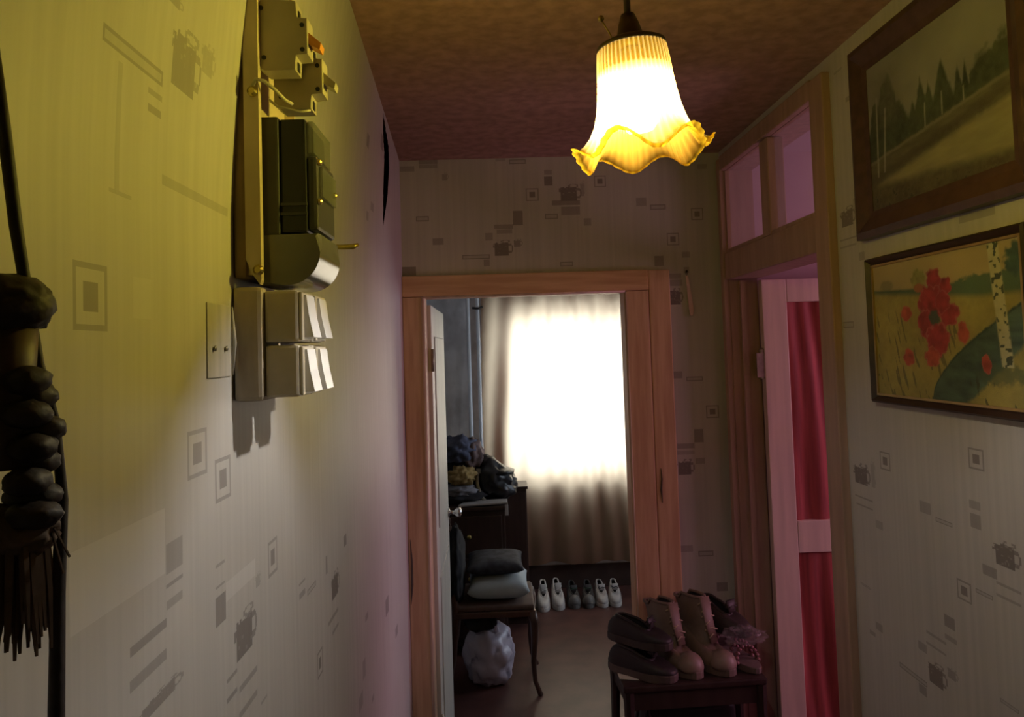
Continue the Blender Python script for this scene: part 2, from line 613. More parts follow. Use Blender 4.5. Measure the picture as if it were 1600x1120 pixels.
PRINT_END = [
    (-0.342, 2.497, -0.286, 2.518, 's', 0.50),
    (-0.269, 2.525, -0.196, 2.540, 's', 0.60),
    (-0.269, 2.508, -0.197, 2.524, 's', 0.50),
    (-0.182, 2.459, -0.155, 2.491, 'p', 0.50),
    (-0.285, 2.302, -0.235, 2.322, 'o', 0.70),
    (-0.223, 2.209, -0.181, 2.235, 's', 0.60),
    (-0.344, 2.093, -0.290, 2.128, 's', 0.80),
    (-0.111, 2.150, -0.005, 2.167, 'o', 0.80),
    (-0.029, 2.121, -0.006, 2.147, 's', 0.60),
    (0.015, 2.264, 0.089, 2.282, 's', 0.60),
    (0.025, 2.246, 0.085, 2.262, 's', 0.50),
    (-0.020, 2.221, 0.009, 2.250, 's', 0.50),
    (0.008, 2.160, 0.087, 2.221, 'p', 1.00),
    (0.087, 2.192, 0.124, 2.224, 'p', 0.70),
    (0.089, 2.277, 0.127, 2.333, 's', 0.80),
    (0.142, 2.370, 0.192, 2.419, 'f', 0.90),
    (0.029, 2.528, 0.067, 2.544, 's', 0.40),
    (0.081, 2.516, 0.146, 2.534, 'o', 0.70),
    (0.216, 2.472, 0.246, 2.490, 's', 0.50),
    (0.215, 2.428, 0.247, 2.464, 's', 0.90),
    (0.271, 2.366, 0.360, 2.431, 'p', 1.00),
    (0.353, 2.383, 0.373, 2.444, 'p', 0.50),
    (0.242, 2.350, 0.351, 2.369, 's', 0.70),
    (0.278, 2.311, 0.350, 2.344, 's', 0.60),
    (0.213, 2.297, 0.264, 2.318, 'o', 0.70),
    (0.363, 2.268, 0.392, 2.296, 's', 0.50),
    (0.409, 2.417, 0.455, 2.462, 'f', 0.90),
    (0.570, 2.339, 0.610, 2.371, 's', 0.50),
    (0.624, 2.322, 0.685, 2.343, 'o', 0.70),
    (0.783, 2.277, 0.830, 2.325, 'f', 0.90),
    (0.684, 2.181, 0.732, 2.230, 'f', 0.90),
    (0.266, 2.112, 0.316, 2.130, 'o', 0.70),
    (0.632, 2.102, 0.668, 2.142, 's', 0.70),
    (0.740, 2.132, 0.772, 2.155, 's', 0.50),
    (0.745, 2.072, 0.766, 2.096, 's', 0.50),
    (0.815, 2.477, 0.852, 2.497, 's', 0.40),
    (0.678, 2.051, 0.734, 2.071, 's', 0.50),
    (0.680, 2.023, 0.737, 2.047, 's', 0.50),
    (0.677, 1.951, 0.739, 2.015, 'p', 1.00),
    (0.682, 1.666, 0.722, 1.693, 's', 0.60),
    (0.737, 1.654, 0.801, 1.671, 'o', 0.70),
    (0.808, 1.510, 0.858, 1.559, 'f', 0.90),
    (0.758, 1.419, 0.794, 1.470, 's', 0.70),
    (0.691, 1.397, 0.758, 1.417, 's', 0.60),
    (0.690, 1.374, 0.757, 1.389, 's', 0.40),
    (0.687, 1.298, 0.755, 1.358, 'p', 1.00),
    (0.760, 1.337, 0.795, 1.360, 's', 0.50),
    (0.689, 1.006, 0.735, 1.031, 's', 0.50),
    (0.755, 0.987, 0.813, 1.008, 'o', 0.70),
    (0.820, 0.854, 0.862, 0.887, 's', 0.70),
]
PRINT_RIGHT = [
    (1.851, 1.436, 1.941, 1.490, 'p', 1.00),
    (1.824, 1.438, 1.851, 1.513, 'p', 0.40),
    (1.847, 1.403, 1.937, 1.407, 's', 0.60),
    (1.849, 1.383, 1.932, 1.387, 's', 0.60),
    (1.754, 1.491, 1.801, 1.533, 'f', 0.90),
    (1.804, 1.346, 1.838, 1.365, 's', 0.40),
    (1.598, 1.425, 1.640, 1.449, 's', 0.50),
    (1.524, 1.417, 1.582, 1.426, 'o', 0.70),
    (1.412, 1.545, 1.459, 1.585, 'f', 0.90),
    (1.431, 1.469, 1.465, 1.485, 's', 0.50),
    (1.432, 1.433, 1.464, 1.460, 's', 0.60),
    (1.325, 1.382, 1.403, 1.430, 'p', 1.00),
    (1.394, 1.353, 1.435, 1.372, 's', 0.60),
    (1.330, 1.346, 1.397, 1.351, 's', 0.50),
    (1.332, 1.324, 1.399, 1.329, 's', 0.50),
    (1.474, 1.282, 1.520, 1.321, 'f', 0.90),
    (1.410, 1.311, 1.460, 1.319, 'o', 0.70),
    (1.535, 1.210, 1.571, 1.234, 's', 0.70),
    (1.569, 1.170, 1.641, 1.176, 's', 0.50),
    (1.571, 1.147, 1.644, 1.152, 's', 0.50),
    (1.531, 1.184, 1.572, 1.194, 's', 0.50),
    (1.643, 1.124, 1.676, 1.142, 's', 0.50),
    (1.572, 1.071, 1.644, 1.120, 'p', 1.00),
    (1.533, 1.108, 1.572, 1.131, 'p', 0.60),
    (1.649, 1.051, 1.761, 1.062, 'o', 0.70),
    (1.653, 1.029, 1.683, 1.049, 's', 0.60),
    (1.879, 1.185, 1.932, 1.190, 'o', 0.70),
    (1.831, 1.099, 1.865, 1.117, 's', 0.50),
    (1.869, 1.076, 1.897, 1.086, 's', 0.50),
    (1.356, 1.132, 1.406, 1.139, 'o', 0.70),
    (1.891, 2.480, 1.935, 2.485, 'o', 0.70),
    (1.835, 2.389, 1.878, 2.401, 's', 0.50),
    (1.855, 2.082, 1.941, 2.131, 'p', 1.00),
    (1.844, 2.106, 1.868, 2.156, 'p', 0.40),
    (1.858, 2.048, 1.948, 2.052, 's', 0.60),
    (1.860, 2.029, 1.950, 2.034, 's', 0.50),
    (1.823, 1.988, 1.850, 2.008, 's', 0.50),
    (1.897, 1.826, 1.955, 1.842, 'o', 0.70),
    (1.338, 2.012, 1.444, 2.031, 's', 0.50),
]

M['shade_brown'] = mat('dark_brown_for_shade', (0.06, 0.032, 0.025), 0.6, 8)  # curtain's shade put into strip colour; near wall darkened against bounced light
XL, XR, YE, ZC = -0.345, 0.90, 2.95, 2.54


def left_disp(y, z):
    """The paper sags away from the wall towards the ceiling."""
    k = max(0.0, min(1.0, (z - 1.95) / (ZC - 1.95))) ** 1.6
    amp = 0.064 * max(0.0, min(1.0, (2.95 - y) / 1.36))
    return amp * k + 0.0012 * noise.noise(Vector((y * 5, z * 5, 1.0))) + 0.0015


def left_slit(y, z):
    """Lens-shaped tear of the paper near the far corner."""
    zs_ = (2.20, 2.31, 2.42, 2.48, 2.53)
    mid = float(np.interp(z, zs_, (2.42, 2.455, 2.47, 2.42, 2.31)))
    half = float(np.interp(z, zs_, (0.0, 0.055, 0.075, 0.085, 0.0)))
    return 2.20 < z < 2.53 and abs(y - mid) < half


# walls of the corridor; the paper repeats where the photograph does not reach
PRINT_RIGHT += [(a - 0.62, b, c - 0.62, d, k, t) for (a, b, c, d, k, t) in PRINT_RIGHT if c - 0.62 < 1.2]
PRINT_LEFT += [(a, b - 0.78, c, d - 0.78, k, t) for (a, b, c, d, k, t) in PRINT_LEFT if k in 'fsp' and d < 1.75 and b > 1.3]
o = sheet_object('wall_left', wall_sheet('x', XL, (-1.0, 2.95), (0, ZC), PRINT_LEFT, base_step=0.12, disp=left_disp, holes=left_slit,
                                         extra_u=[2.28 + 0.007 * i for i in range(42)], extra_z=[2.19 + 0.010 * i for i in range(35)]),
                 [(-0.48, XL - 0.012, -1.1, 2.951, 0, ZC)], (1, 0, 0))
tag(o, 'left corridor wall papered in cream with grey coffee-pot motifs', 'wall', kind='structure')
o = sheet_object('wall_end', wall_sheet('y', YE, (XL, XR), (0, ZC), PRINT_END, [(-0.29, 0.54, 0, 2.03)]),
                 [(-1.6, -0.30, 2.952, 3.05, 0, ZC), (0.55, 1.0, 2.952, 3.05, 0, ZC), (-0.30, 0.55, 2.952, 3.05, 2.04, ZC)], (0, -1, 0))
tag(o, 'papered end wall of the corridor around the bedroom doorway', 'wall', kind='structure')
o = sheet_object('wall_right', wall_sheet('x', XR, (-1.0, 2.95), (0, ZC), PRINT_RIGHT, [(2.02, 2.91, 0, 2.48)]),
                 [(0.902, 1.0, -1.1, 2.03, 0, ZC), (0.902, 1.0, 2.90, 2.951, 0, ZC), (0.902, 1.0, 2.03, 2.90, 2.47, ZC)], (-1, 0, 0))
tag(o, 'right corridor wall papered in cream and hung with two paintings', 'wall', kind='structure')


def struct(name, bm, m, label, cat='wall'):
    return tag(obj(name, bm, m), label, cat, kind='structure')


struct('wall_near', bx(-0.48, 1.0, -1.2, -1.0, 0, ZC), M['shade_brown'], 'unseen wall closing the corridor behind the viewer, darkened to cut bounced light')  # out of view; dark colour chosen to lower the bounce into the corridor
struct('floor', bx(-1.7, 3.4, -1.2, 6.1, -0.08, 0), M['floor'], 'dark red-brown painted floor running into the bedroom', 'floor')
struct('ceiling', bx(-0.48, 0.95, -1.2, 3.0, ZC, ZC + 0.08), M['ceiling'], 'reddish brown papered corridor ceiling', 'ceiling')
struct('ceiling_bedroom', bx(-1.7, 2.1, 3.0, 6.1, ZC, ZC + 0.08), M['bed_ceiling'], 'pale ceiling of the bedroom beyond the doorway', 'ceiling')
struct('ceiling_side_room', bx(0.95, 3.4, 0.2, 3.0, ZC, ZC + 0.08), M['side_ceiling'], 'lilac white ceiling seen through the transom panes', 'ceiling')
# bedroom
bm = new()
box(bm, -1.7, 0.10, 5.85, 6.0, 0, ZC)
box(bm, 1.26, 2.1, 5.85, 6.0, 0, ZC)
box(bm, 0.10, 1.26, 5.85, 6.0, 0, 0.83)
box(bm, 0.10, 1.26, 5.85, 6.0, 2.06, ZC)
struct('wall_window', bm, M['bed_wall'], 'bluish grey bedroom wall holding the curtained window')
struct('wall_bedroom_left', bx(-1.7, -1.6, 2.95, 6.0, 0, ZC), M['bed_wall'], 'bluish grey papered left wall of the bedroom')
bm = new()
box(bm, 2.0, 2.1, 3.05, 4.0, 0, ZC)
box(bm, 2.0, 2.1, 5.2, 6.0, 0, ZC)
box(bm, 2.0, 2.1, 4.0, 5.2, 0, 0.9)
box(bm, 2.0, 2.1, 4.0, 5.2, 2.1, ZC)
struct('wall_bedroom_right', bm, M['bed_wall'], 'bluish grey papered right wall of the bedroom')
# side room
struct('wall_side_room_far', bx(1.0, 3.2, 2.97, 3.049, 0, ZC), M['side_wall'], 'lilac far wall of the side room above the red door')
bm = new()
box(bm, 3.2, 3.35, 0.3, 1.50, 0, ZC)
box(bm, 3.2, 3.35, 2.74, 3.05, 0, ZC)
box(bm, 3.2, 3.35, 1.50, 2.74, 0, 1.0)
box(bm, 3.2, 3.35, 1.50, 2.74, 2.2, ZC)
struct('wall_side_room_right', bm, M['side_wall'], 'window wall of the side room')
struct('wall_side_room_near', bx(1.0, 3.2, 0.3, 0.4, 0, ZC), M['side_wall'], 'near wall of the side room')

# windows
def window(name, label, axis, c, a0, a1, z0, z1):
    w = thing(name, label, 'window', (0, 0, 0), kind='structure', world=True)
    def B(p0, p1, q0, q1, d0, d1):
        return bx(p0, p1, c + d0, c + d1, q0, q1, bevel=0.004) if axis == 'y' else bx(c + d0, c + d1, p0, p1, q0, q1, bevel=0.004)
    t = 0.055
    obj('frame_stile', B(a0, a0 + t, z0, z1, -.03, .03), M['white_frame'], w)
    obj('frame_stile', B(a1 - t, a1, z0, z1, -.03, .03), M['white_frame'], w)
    obj('frame_rail', B(a0 + t, a1 - t, z0, z0 + t, -.03, .03), M['white_frame'], w)
    obj('frame_rail', B(a0 + t, a1 - t, z1 - t, z1, -.03, .03), M['white_frame'], w)
    mid = a0 + (a1 - a0) * 0.6
    obj('mullion', B(mid - .03, mid + .03, z0 + t, z1 - t, -.03, .03), M['white_frame'], w)
    obj('pane', B(a0 + t, mid - .03, z0 + t, z1 - t, -.003, .003), M['glass'], w)
    obj('pane', B(mid + .03, a1 - t, z0 + t, z1 - t, -.003, .003), M['glass'], w)
    return w


window('window_2', 'white framed bedroom window glowing behind the drawn curtain', 'y', 5.95, 0.10, 1.26, 0.83, 2.06)
window('window_3', 'white framed window lighting the side room', 'x', 3.30, 1.50, 2.74, 1.0, 2.2)
window('window_4', 'white framed second window in the right wall of the bedroom', 'x', 2.06, 4.0, 5.2, 0.9, 2.1)
struct('shade_strip_window', bx(-1.6, 2.0, 5.832, 5.8495, 0, 0.17, bevel=0.004), M['shade_brown'], 'dark brown baseboard under the bedroom window', 'shade strip')  # added dark strip, paints the shade below the curtain hem
struct('trim_3', bx(0.102, 1.258, 5.835, 5.93, 0.79, 0.829, bevel=0.008), M['white_frame'], 'window sill board behind the bedroom curtain', 'window sill')

# ------------------------------------------------------------------ bedroom doorway: casing, jambs, leaf
t = thing('trim_1', 'ochre wood-grained casing around the bedroom doorway', 'door frame', (0.12, 2.93, 0), kind='structure', world=True)
obj('casing_post', bx(-0.343, -0.268, 2.922, 2.955, 0, 2.008, bevel=0.004), M['casing'], t)
obj('casing_post', bx(0.512, 0.598, 2.922, 2.955, 0, 2.008, bevel=0.004), M['casing'], t)
obj('casing_filler', bx(0.600, 0.684, 2.926, 2.955, 0, 2.086, bevel=0.005), M['casing'], t)
obj('casing_header', bx(-0.343, 0.599, 2.920, 2.955, 2.009, 2.088, bevel=0.004), M['casing_h'], t)
obj('jamb', bx(-0.295, -0.262, 2.957, 3.055, 0, 2.03), M['casing'], t)
obj('jamb', bx(0.510, 0.545, 2.957, 3.055, 0, 2.03), M['casing'], t)
obj('head_jamb', bx(-0.261, 0.509, 2.957, 3.055, 2.006, 2.035), M['casing_h'], t)
obj('edge_bead', tube(new(), [(-0.266, 2.924, 0.0), (-0.2655, 2.924, 1.0), (-0.266, 2.924, 2.004)], 0.0065, 8), M['bead'], t, smooth=True)
obj('edge_bead', tube(new(), [(-0.262, 2.923, 2.0065), (0.1, 2.923, 2.0065), (0.508, 2.923, 2.0065)], 0.005, 8), M['bead'], t, smooth=True)
obj('edge_bead', tube(new(), [(0.511, 2.924, 0.0), (0.511, 2.924, 1.0), (0.511, 2.924, 2.004)], 0.004, 8), M['bead'], t, smooth=True)
# splits and gouges in the old timber
obj('gouge', tube(new(), [(0.620, 2.9245, 1.33), (0.622, 2.9245, 1.29), (0.618, 2.9245, 1.25), (0.621, 2.9245, 1.20)], [0.001, 0.003, 0.004, 0.001], 6), M['plaster'], t)
obj('gouge', tube(new(), [(-0.335, 2.920, 1.10), (-0.331, 2.920, 1.02), (-0.332, 2.920, 0.93), (-0.337, 2.920, 0.86)], [0.001, 0.004, 0.005, 0.001], 6), M['plaster'], t)

d = thing('door_1', 'old white bedroom door standing open, edge-on, with a chrome knob', 'door', (-0.245, 3.04, 0), 0, kind='structure', world=True)
leaf = obj('leaf', bx(-0.288, -0.246, 3.058, 3.81, 0.012, 1.985, bevel=0.004), M['leaf_pale'], d)
for (z0, z1) in ((0.18, 0.88), (1.08, 1.86)):
    bm = new()
    box(bm, -0.247, -0.241, 3.18, 3.70, z0, z1, bevel=0.005)
    obj('panel', bm, M['leaf_pale'], leaf)
bm = lathe(new(), [(0.022, 0), (0.022, 0.006), (0.009, 0.01), (0.009, 0.03), (0.018, 0.038), (0.024, 0.05), (0.020, 0.062), (0.006, 0.067)], 20)
bm.transform(Matrix.Translation((-0.246, 3.76, 1.02)) @ Matrix.Rotation(PI / 2, 4, 'Y'))
k = obj('knob', bm, M['chrome'], leaf, smooth=True)
k['label'] = 'chrome knob'
for z in (0.3, 1.72):
    obj('hinge', tube(new(), [(-0.244, 3.056, z), (-0.244, 3.056, z + 0.09)], 0.006, 10), M['steel'], d, smooth=True)

# ------------------------------------------------------------------ right doorway: frame, transom, leaf
t = thing('trim_2', 'dull beige timber frame of the right-hand doorway', 'door frame', (0.92, 2.46, 0), kind='structure', world=True)
obj('casing_post', bx(0.878, 0.903, 1.962, 2.046, 0, 2.50, bevel=0.004), M['frame2'], t)
obj('casing_post', bx(0.878, 0.903, 2.884, 2.919, 0, 2.50, bevel=0.004), M['frame2'], t)
obj('casing_header', bx(0.880, 0.903, 2.047, 2.883, 2.452, 2.508, bevel=0.004), M['frame2'], t)
obj('jamb', bx(0.900, 1.005, 2.022, 2.050, 0, 2.47), M['frame2'], t)
obj('jamb', bx(0.900, 1.005, 2.880, 2.908, 0, 2.47), M['frame2'], t)
obj('head_jamb', bx(0.904, 1.005, 2.051, 2.879, 2.452, 2.478), M['frame2'], t)
obj('transom_bar', bx(0.884, 1.005, 2.051, 2.879, 2.035, 2.135, bevel=0.006), M['frame2'], t)
obj('door_stop', bx(0.935, 0.955, 2.862, 2.880, 0, 2.03), M['frame2'], t)

w = thing('window_1', 'two-pane transom window above the right-hand doorway', 'window', (0.93, 2.46, 2.14), kind='structure', world=True)
obj('mullion', bx(0.890, 0.945, 2.405, 2.478, 2.137, 2.450, bevel=0.004), M['frame2'], w)
obj('frame_rail', bx(0.893, 0.935, 2.052, 2.878, 2.136, 2.150, bevel=0.003), M['frame2'], w)
obj('pane', bx(0.914, 0.918, 2.480, 2.878, 2.151, 2.450), M['glass'], w)
obj('pane', bx(0.914, 0.918, 2.052, 2.403, 2.151, 2.450), M['glass'], w)

d = thing('door_2', 'pinkish white door with red cloth panels standing open in the side room', 'door', (1.0, 2.86, 0), kind='structure', world=True)
Y0, Y1 = 2.832, 2.868
obj('stile', bx(1.003, 1.096, Y0, Y1, 0.015, 2.028, bevel=0.003), M['leaf_pink'], d)
obj('stile', bx(1.665, 1.758, Y0, Y1, 0.015, 2.028, bevel=0.003), M['leaf_pink'], d)
for (z0, z1) in ((1.942, 2.028), (1.018, 1.134), (0.015, 0.19)):
    obj('rail', bx(1.097, 1.664, Y0 + 0.001, Y1 - 0.001, z0, z1, bevel=0.003), M['leaf_pink'], d)
for pi_, (z0, z1) in enumerate(((1.134, 1.942), (0.19, 1.018))):
    bm = new()
    nx, nz_ = 80, 24
    g = []
    for i in range(nx + 1):
        x = 1.094 + (1.667 - 1.094) * i / nx
        col = []
        for j in range(nz_ + 1):
            z = z0 - 0.002 + (z1 - z0 + 0.004) * j / nz_
            s = x + 0.06 * (z - z0)
            f_ = 0.0035 * math.sin(s * 88 + 1.6 * math.sin(z * 4 + pi_ + x * 9)) + 0.004 * math.sin(s * 37 + z * 3) + 0.003 * noise.noise(Vector((x * 30, z * 3, pi_)))
            col.append(bm.verts.new((x, 2.850 + f_, z)))
        g.append(col)
    for i in range(nx):
        for j in range(nz_):
            bm.faces.new((g[i][j], g[i + 1][j], g[i + 1][j + 1], g[i][j + 1]))
    c = obj('cloth_panel', bm, M['red_cloth'], d, smooth=True)
    c['label'] = 'gathered red cloth panel'
for z in (0.28, 1.66):
    bm = new()
    tube(bm, [(0.996, 2.845, z), (0.996, 2.845, z + 0.10)], 0.009, 10)
    box(bm, 0.975, 1.012, 2.836, 2.842, z + 0.005, z + 0.095)
    sphere(bm, (0.996, 2.845, z + 0.104), 0.010)
    obj('hinge', bm, M['steel'], d)

# ------------------------------------------------------------------ hanging lamp
LX, LY, RIM, LS = 0.207, 1.08, 2.070, 1.233     # axis, rim height, scale
LAMP_W = 7.0      # even glow of the bulb
LEFT_FILL_W = 12.0     # added spot inside the shade, fills in light on the left wall


def make_lamp():
    # amber glass, frosted: part of the light goes straight through, part is scattered
    # the glass is a deeper amber at the neck and the lip, and in the grooves of the flutes
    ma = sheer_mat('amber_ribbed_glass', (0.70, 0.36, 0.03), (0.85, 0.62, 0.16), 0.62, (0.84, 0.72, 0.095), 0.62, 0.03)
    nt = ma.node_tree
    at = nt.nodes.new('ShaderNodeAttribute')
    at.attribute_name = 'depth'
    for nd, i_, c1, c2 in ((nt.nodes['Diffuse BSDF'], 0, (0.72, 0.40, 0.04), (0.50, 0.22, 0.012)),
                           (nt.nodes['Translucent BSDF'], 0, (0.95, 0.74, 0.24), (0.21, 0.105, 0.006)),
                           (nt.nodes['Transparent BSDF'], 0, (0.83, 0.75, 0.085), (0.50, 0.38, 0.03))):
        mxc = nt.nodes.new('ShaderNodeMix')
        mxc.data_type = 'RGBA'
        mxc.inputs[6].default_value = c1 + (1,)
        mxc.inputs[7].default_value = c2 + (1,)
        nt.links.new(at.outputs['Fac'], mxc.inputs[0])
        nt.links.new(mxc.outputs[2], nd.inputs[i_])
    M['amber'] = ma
    M['dark_brass'] = mat('tarnished_brass', (0.12, 0.085, 0.04), 0.45, 20, amount=0.3, metal=0.7)
    # bulb envelope: light passes and the glass itself glows
    mb = sheer_mat('lit_bulb_glass', (0.9, 0.9, 0.9), (0.9, 0.9, 0.9), 0.5, (1, 1, 1), 0.85)
    nt = mb.node_tree
    em = nt.nodes.new('ShaderNodeEmission')
    em.inputs['Color'].default_value = (1.0, 0.94, 0.84, 1)
    em.inputs['Strength'].default_value = 12.0
    ad = nt.nodes.new('ShaderNodeAddShader')
    src = nt.nodes['Material Output'].inputs['Surface'].links[0].from_socket
    nt.links.new(src, ad.inputs[0])
    nt.links.new(em.outputs[0], ad.inputs[1])
    nt.links.new(ad.outputs[0], nt.nodes['Material Output'].inputs['Surface'])
    L = thing('hanging_lamp', 'lit tulip-shaped amber glass lamp hanging from the corridor ceiling', 'lamp', (LX, LY, RIM), world=True)
    piv = Vector((LX, LY, RIM + 0.165 * LS))
    tilt = Matrix.Translation(piv) @ Matrix.Rotation(-0.075, 4, 'Y') @ Matrix.Scale(LS, 4) @ Matrix.Translation((0, 0, -0.165))
    # shade: fluted bell with a scalloped, outward-curling lip
    prof = [(0.0395, 0.124), (0.0405, 0.116), (0.0415, 0.107), (0.0422, 0.099), (0.0426, 0.093), (0.0430, 0.087), (0.0450, 0.070), (0.0480, 0.052), (0.0525, 0.036), (0.0580, 0.022), (0.0640, 0.011), (0.0700, 0.004), (0.0750, 0.002), (0.0785, 0.006)]
    seg = 288
    bm = new()
    rings = []
    depth = []
    for i, (r, z) in enumerate(prof):
        t = i / (len(prof) - 1)
        ring = []
        for k in range(seg):
            th = 2 * PI * k / seg
            wv = math.cos(6 * th) + 0.25 * math.cos(3 * th + 1.0)
            lip = max(0.0, min(1.0, (0.045 - z) / 0.043)) if i < len(prof) - 1 else 1.0
            rr = r * (1 + 0.06 * lip ** 1.5 * wv) + 0.0011 * math.cos(48 * th)
            zz = z + 0.0100 * lip ** 2 * wv
            ring.append(bm.verts.new((rr * math.cos(th), rr * math.sin(th), zz)))
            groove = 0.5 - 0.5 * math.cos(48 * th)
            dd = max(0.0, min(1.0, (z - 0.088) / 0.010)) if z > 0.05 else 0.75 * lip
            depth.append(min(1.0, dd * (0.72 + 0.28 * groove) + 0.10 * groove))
        rings.append(ring)
    for i in range(len(rings) - 1):
        for k in range(seg):
            bm.faces.new((rings[i][k], rings[i][(k + 1) % seg], rings[i + 1][(k + 1) % seg], rings[i + 1][k]))
    bm.transform(tilt)
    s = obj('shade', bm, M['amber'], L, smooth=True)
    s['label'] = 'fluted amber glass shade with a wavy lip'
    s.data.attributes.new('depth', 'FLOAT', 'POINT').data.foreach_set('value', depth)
    bm = lathe(new(), [(0.041, 0.1245), (0.040, 0.129), (0.028, 0.135), (0.016, 0.139), (0.012, 0.155), (0.008, 0.166)], 28)
    bm.transform(tilt)
    obj('cap', bm, M['dark_brass'], L, smooth=True)
    bm = lathe(new(), [(0.013, 0.078), (0.014, 0.09), (0.014, 0.12), (0.010, 0.128)], 20)
    bm.transform(tilt)
    obj('socket', bm, M['cream_socket'], L, smooth=True)
    obj('stem', tube(new(), [(LX, LY, RIM + 0.165 * LS), (LX - 0.001, LY, RIM + 0.3), (LX, LY, ZC - 0.03)], 0.005, 10), M['dark_brass'], L, smooth=True)
    obj('ceiling_rose', lathe(new(), [(0.012, -0.05), (0.03, -0.04), (0.048, -0.02), (0.05, 0.0)], 24, (LX, LY, ZC)), M['dark_brass'], L, smooth=True)
    bm = new()
    tube(bm, [(-0.016, 0, 0.128), (-0.024, -0.002, 0.146), (-0.031, -0.003, 0.160)], 0.0009, 6)
    sphere(bm, (-0.032, -0.003, 0.163), 0.0038)
    bm.transform(tilt)
    obj('finial', bm, M['brass'], L, smooth=True)
    bm = lathe(new(), [(0.010, 0.080), (0.013, 0.074), (0.020, 0.062), (0.0235, 0.050), (0.022, 0.038), (0.015, 0.029), (0.004, 0.026)], 20)
    bm.transform(tilt)
    obj('bulb', bm, mb, L, smooth=True)
    ld = bpy.data.lights.new('lamp_light', 'POINT')
    ld.energy = LAMP_W
    ld.color = (1.0, 0.97, 0.93)
    ld.shadow_soft_size = 0.012
    lo = bpy.data.objects.new('lamp_light', ld)
    lo.location = tilt @ Vector((0, 0, 0.044))
    COL.objects.link(lo)
    sd = bpy.data.lights.new('left_fill_spot', 'SPOT')  # extra spot, added to brighten the left wall
    sd.energy = LEFT_FILL_W
    sd.color = (1.0, 0.97, 0.93)
    sd.shadow_soft_size = 0.012
    sd.spot_size = math.radians(172)
    sd.spot_blend = 0.85
    so_ = bpy.data.objects.new('left_fill_spot', sd)
    so_.location = lo.location
    so_.rotation_euler = Vector((-1.0, 0.05, -0.25)).to_track_quat('-Z', 'Y').to_euler()
    COL.objects.link(so_)
    return L


M['cream_socket'] = mat('cream_lamp_socket', (0.5, 0.45, 0.35), 0.5, 10)
make_lamp()

# ------------------------------------------------------------------ electricity panel on the left wall
M['panel'] = mat('ochre_painted_panel', (0.62, 0.50, 0.33), 0.5, 14, (1, 1, 0.5), amount=0.25)
M['panel_edge'] = mat('brown_panel_edge', (0.26, 0.17, 0.11), 0.6, 14, (1, 1, 0.5), amount=0.3)
M['block'] = mat('stained_wood_block', (0.50, 0.42, 0.31), 0.6, 9, (3, 3, 0.8), amount=0.35)
M['cream_plastic'] = mat('aged_cream_plastic', (0.47, 0.41, 0.30), 0.4, 18, amount=0.15)
M['switch_side'] = mat('yellowed_switch_housing', (0.56, 0.49, 0.37), 0.45, 18, amount=0.18)
M['white_plastic'] = mat('white_plastic', (0.80, 0.78, 0.74), 0.22, 10, amount=0.04, spec=0.5)
M['meter_body'] = mat('dark_grey_bakelite', (0.020, 0.0195, 0.018), 0.35, 20, amount=0.25)
M['meter_case'] = mat('grey_meter_case', (0.055, 0.053, 0.046), 0.4, 20, amount=0.2)
M['meter_cover'] = mat('glossy_grey_terminal_cover', (0.13, 0.128, 0.12), 0.14, 10, amount=0.1, spec=0.6)
M['meter_glass'] = sheer_mat('meter_window', (0.3, 0.3, 0.26), (0.3, 0.3, 0.26), 0.3, (0.75, 0.75, 0.68), 0.7, 0.12)

PX = XL + 0.003
b = thing('meter_board', 'tall ochre-painted panel on the left wall behind the electricity meter', 'panel', (PX, 1.11, 1.90), world=True)
obj('backplate', bx(PX, -0.326, 1.026, 1.205, 1.905, 2.44, bevel=0.004), M['panel_edge'], b)
pf = [(-0.325, 1.93), (-0.318, 1.912), (-0.307, 1.896), (-0.305, 1.902), (-0.305, 2.44), (-0.325, 2.44)]
obj('flange', prism(new(), pf, 'y', 1.022, 1.034), M['panel'], b)
obj('face_plate', bx(-0.326, -0.318, 1.034, 1.205, 1.91, 2.44), M['panel'], b)
obj('far_flange', bx(-0.326, -0.303, 1.200, 1.208, 1.91, 2.44), M['panel'], b)
for (x, z) in ((-0.312, 2.155), (-0.308, 1.915), (-0.306, 2.30)):
    bm = lathe(new(), [(0.007, 0), (0.007, 0.004), (0.004, 0.007)], 12)
    bm.transform(Matrix.Translation((x, 1.022, z)) @ Matrix.Rotation(PI / 2, 4, 'X'))
    obj('bolt', bm, M['brass'], b)
wb = tag(obj('switch_block', bx(PX, -0.304, 1.018, 1.205, 1.742, 1.893, bevel=0.006), M['block']), 'stained wooden block carrying the four light switches', 'wood block')

# four switches, near and far column, upper and lower row
def switch(y0, z0, up, label):
    s = thing('light_switch', label, 'light switch', (-0.304, y0 + .04, z0), group='light switches under the meter', world=True)
    obj('housing', bx(-0.303, -0.2585, y0, y0 + 0.068, z0, z0 + 0.069, bevel=0.004), M['switch_side'], s)
    cp = obj('cover_plate', bx(-0.2585, -0.2535, y0 + .002, y0 + 0.066, z0 + .002, z0 + 0.067, bevel=0.002), M['cream_plastic'], s)
    a, c = (0.0125, 0.003) if up else (0.003, 0.0125)
    poly = [(-0.2535, z0 + 0.006), (-0.2535 + a, z0 + 0.006), (-0.2535 + (a + c) * 0.42, z0 + 0.035), (-0.2535 + c, z0 + 0.063), (-0.2535, z0 + 0.063)]
    obj('rocker', prism(new(), poly, 'y', y0 + .012, y0 + 0.058), M['white_plastic'], cp, smooth=False)['label'] = 'glossy white rocker'


switch(1.026, 1.8185, True, 'upper near one of the four cream rocker switches under the meter')
switch(1.102, 1.8185, True, 'upper far one of the four cream rocker switches under the meter')
switch(1.026, 1.7455, True, 'lower near one of the four cream rocker switches under the meter')
switch(1.102, 1.7455, True, 'lower far one of the four cream rocker switches under the meter')

